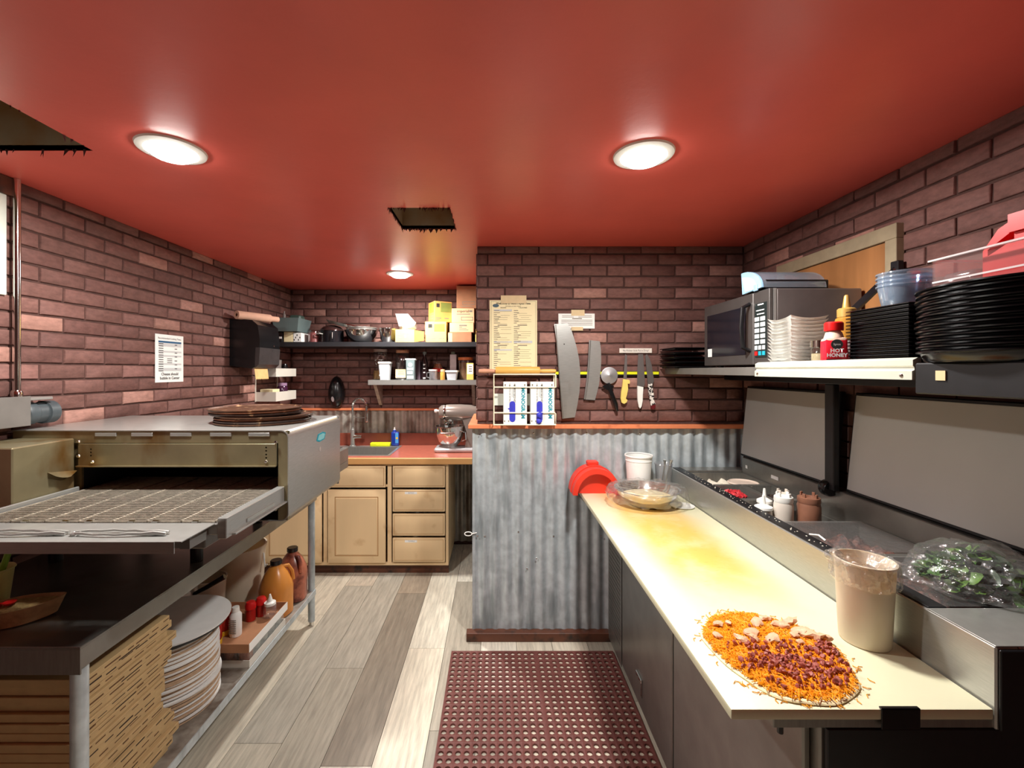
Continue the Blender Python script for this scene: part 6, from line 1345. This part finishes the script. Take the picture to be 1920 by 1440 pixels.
mg_ = thing('glass_mug', 'small glass mug with white rim on the steel shelf', 'mug', (X(812,3.83),3.83,z)); mxp = X(812,3.83)
part('mug', B().lathe([(0,.001),(.034,.001),(.035,.005),(.035,.078),(.032,.078),(.031,.008),(0,.006)], (mxp,3.835,z), 26), clear_p, mg_); part('rim', B().lathe([(.031,.078),(.038,.078),(.038,.090),(.031,.090)], (mxp,3.835,z), 26), white_p, mg_)
part('handle', B().tube([(mxp-.033,3.835,z+.065),(mxp-.055,3.835,z+.06),(mxp-.055,3.835,z+.025),(mxp-.033,3.835,z+.018)], .005, 8), clear_p, mg_)
bottle('honey_jar', 'small amber bottle with tan cap beside the white tub', X(830,3.83), 3.83, LZ, [(0,0),(.02,0),(.021,.004),(.021,.06),(.016,.07)], amber, [(.016,.068),(.019,.07),(.019,.09),(0,.092)], kraft_p)
t2 = thing('white_butter_tub', 'low white plastic tub with lid on the steel shelf', 'tub', (X(848,3.83),3.83,z)); part('tub', B().bm(_tap(X(847.5,3.83),3.85,z,.078,.10,.068,0)), MATS['translucent_tub'], t2); part('lid', B().bm(_tap(X(847.5,3.83),3.85,z+.0684,.112,.110,.014,0)), white_p, t2)
gt = thing('tall_spice_carton', 'tall leaning spice carton behind the white butter tub', 'carton', (X(850,3.96),3.96,z)); part('carton', B().box(X(844,3.96),X(856,3.96),3.94,3.99,z,z+.225,.003), mat('mauve_white_carton', rgb(190,170,172), .6, 0, .1, 20), gt); part('top', B().box(X(846,3.96),X(853,3.96),3.95,3.98,z+.2254,z+.25,.004), mat('green_grey_top', rgb(110,116,100), .6), gt)
j3 = jar('orange_lid_jar', 'glass jar with orange lid at the partition end of the steel shelf', 'jar', X(873,3.93), 3.93, LZ, [(0,0),(.058,0),(.062,.005),(.062,.17),(.056,.178)], glass_c, [(.056,.172),(.066,.173),(.066,.197),(0,.199)], mat('orange_lid', rgb(200,108,58), .5), [(0,.004),(.058,.004),(.058,.15),(0,.15)], mat('brown_contents', rgb(120,84,56), .7, 0, .3, 60))
yp = thing('yellow_spice_packet', 'yellow packet with white label in front of the orange lid jar', 'packet', (X(881,3.82),3.82,z)); part('packet', B().box(X(875,3.82),X(888,3.82),3.815,3.845,z,z+.145,.003), kraft_y, yp); part('label', bars([(X(876,3.82),X(887,3.82),z+.05,z+.135)], lambda u, v: (u,3.8144,v)), paper, yp); part('label_print', bars([(X(879,3.82),X(885,3.82),z+.07+.02*k,z+.08+.02*k) for k in range(3)], lambda u, v: (u,3.8140,v)), ink_soft, yp)
# black soap dispenser on the back wall
sdx = PX(629,4.0)
sd = thing('wall_soap_dispenser', 'black oval soap dispenser on the back brick wall above the sink', 'soap dispenser', (sdx,4.02,1.27))
bm = bmesh.new(); bmesh.ops.create_uvsphere(bm, u_segments=28, v_segments=16, radius=1)
for v in bm.verts: q_ = v.co.copy(); v.co = Vector((sdx+q_.x*.072*(1 - .12*q_.z), min(YB-.001, 4.03+q_.y*.075), 1.405+q_.z*.145))
part('case', B().bm(bm), blackp, sd, sharp=60)
part('logo_oval', B().lathe([(0,0),(.016,0),(.016,.001),(0,.001)], (0,0,0), 20).xf(Matrix.Translation((sdx-.008,3.953,1.345)) @ Matrix.Rotation(pi/2+.35,4,'X') @ Matrix.Diagonal((.8,1.6,1,1))), mat('silver_logo', rgb(190,200,206), .3, .5), sd)

# ------------------------------------------------------------------ rubber mat
MX0, MX1, MY0, MY1, PT_ = -.252, .664, 1.00, 2.512, .0360
mb = B(); top, bot = .010, .0006; ncol = 25; seam = MX0 + .004 + 13*PT_ ; seamw = .008
def col_x(i): return MX0+.004+i*PT_ + (seamw if i >= 13 else 0)
nrow = int((MY1-MY0-.008)/PT_)
for i in range(ncol):
    if col_x(i)+PT_ > MX1: break
    for j in range(nrow):
        x0, y1 = col_x(i), MY1-.004-j*PT_; y0 = y1-PT_; xc, yc = x0+PT_/2, (y0+y1)/2; r = .0126; h = PT_/2
        sq = [(h,0),(h,h),(0,h),(-h,h),(-h,0),(-h,-h),(0,-h),(h,-h)]
        vs = [(xc+a, yc+c, top) for a, c in sq] + [(xc+r*cos(pi/4*k), yc+r*sin(pi/4*k), top-.002) for k in range(8)] + [(xc+r*.93*cos(pi/4*k), yc+r*.93*sin(pi/4*k), bot) for k in range(8)]
        mb.add(vs, [(k,(k+1)%8,8+(k+1)%8,8+k) for k in range(8)] + [(8+k,8+(k+1)%8,16+(k+1)%8,16+k) for k in range(8)])
xe = col_x(ncol-1)+PT_; ye = MY1-.004-nrow*PT_
mb.box(MX0, MX0+.004, ye, MY1-.004, bot, top); mb.box(seam, seam+seamw, ye, MY1-.004, bot, top); mb.box(xe, xe+.004, ye, MY1-.004, bot, top); mb.box(MX0, xe+.004, MY1-.004, MY1, bot, top); mb.box(MX0, xe+.004, ye-.004, ye, bot, top)
solo('rubber_floor_mat', mb, mat_rubber, 'burgundy rubber floor mat with round drain holes beside the prep table', 'floor mat', sharp=40)
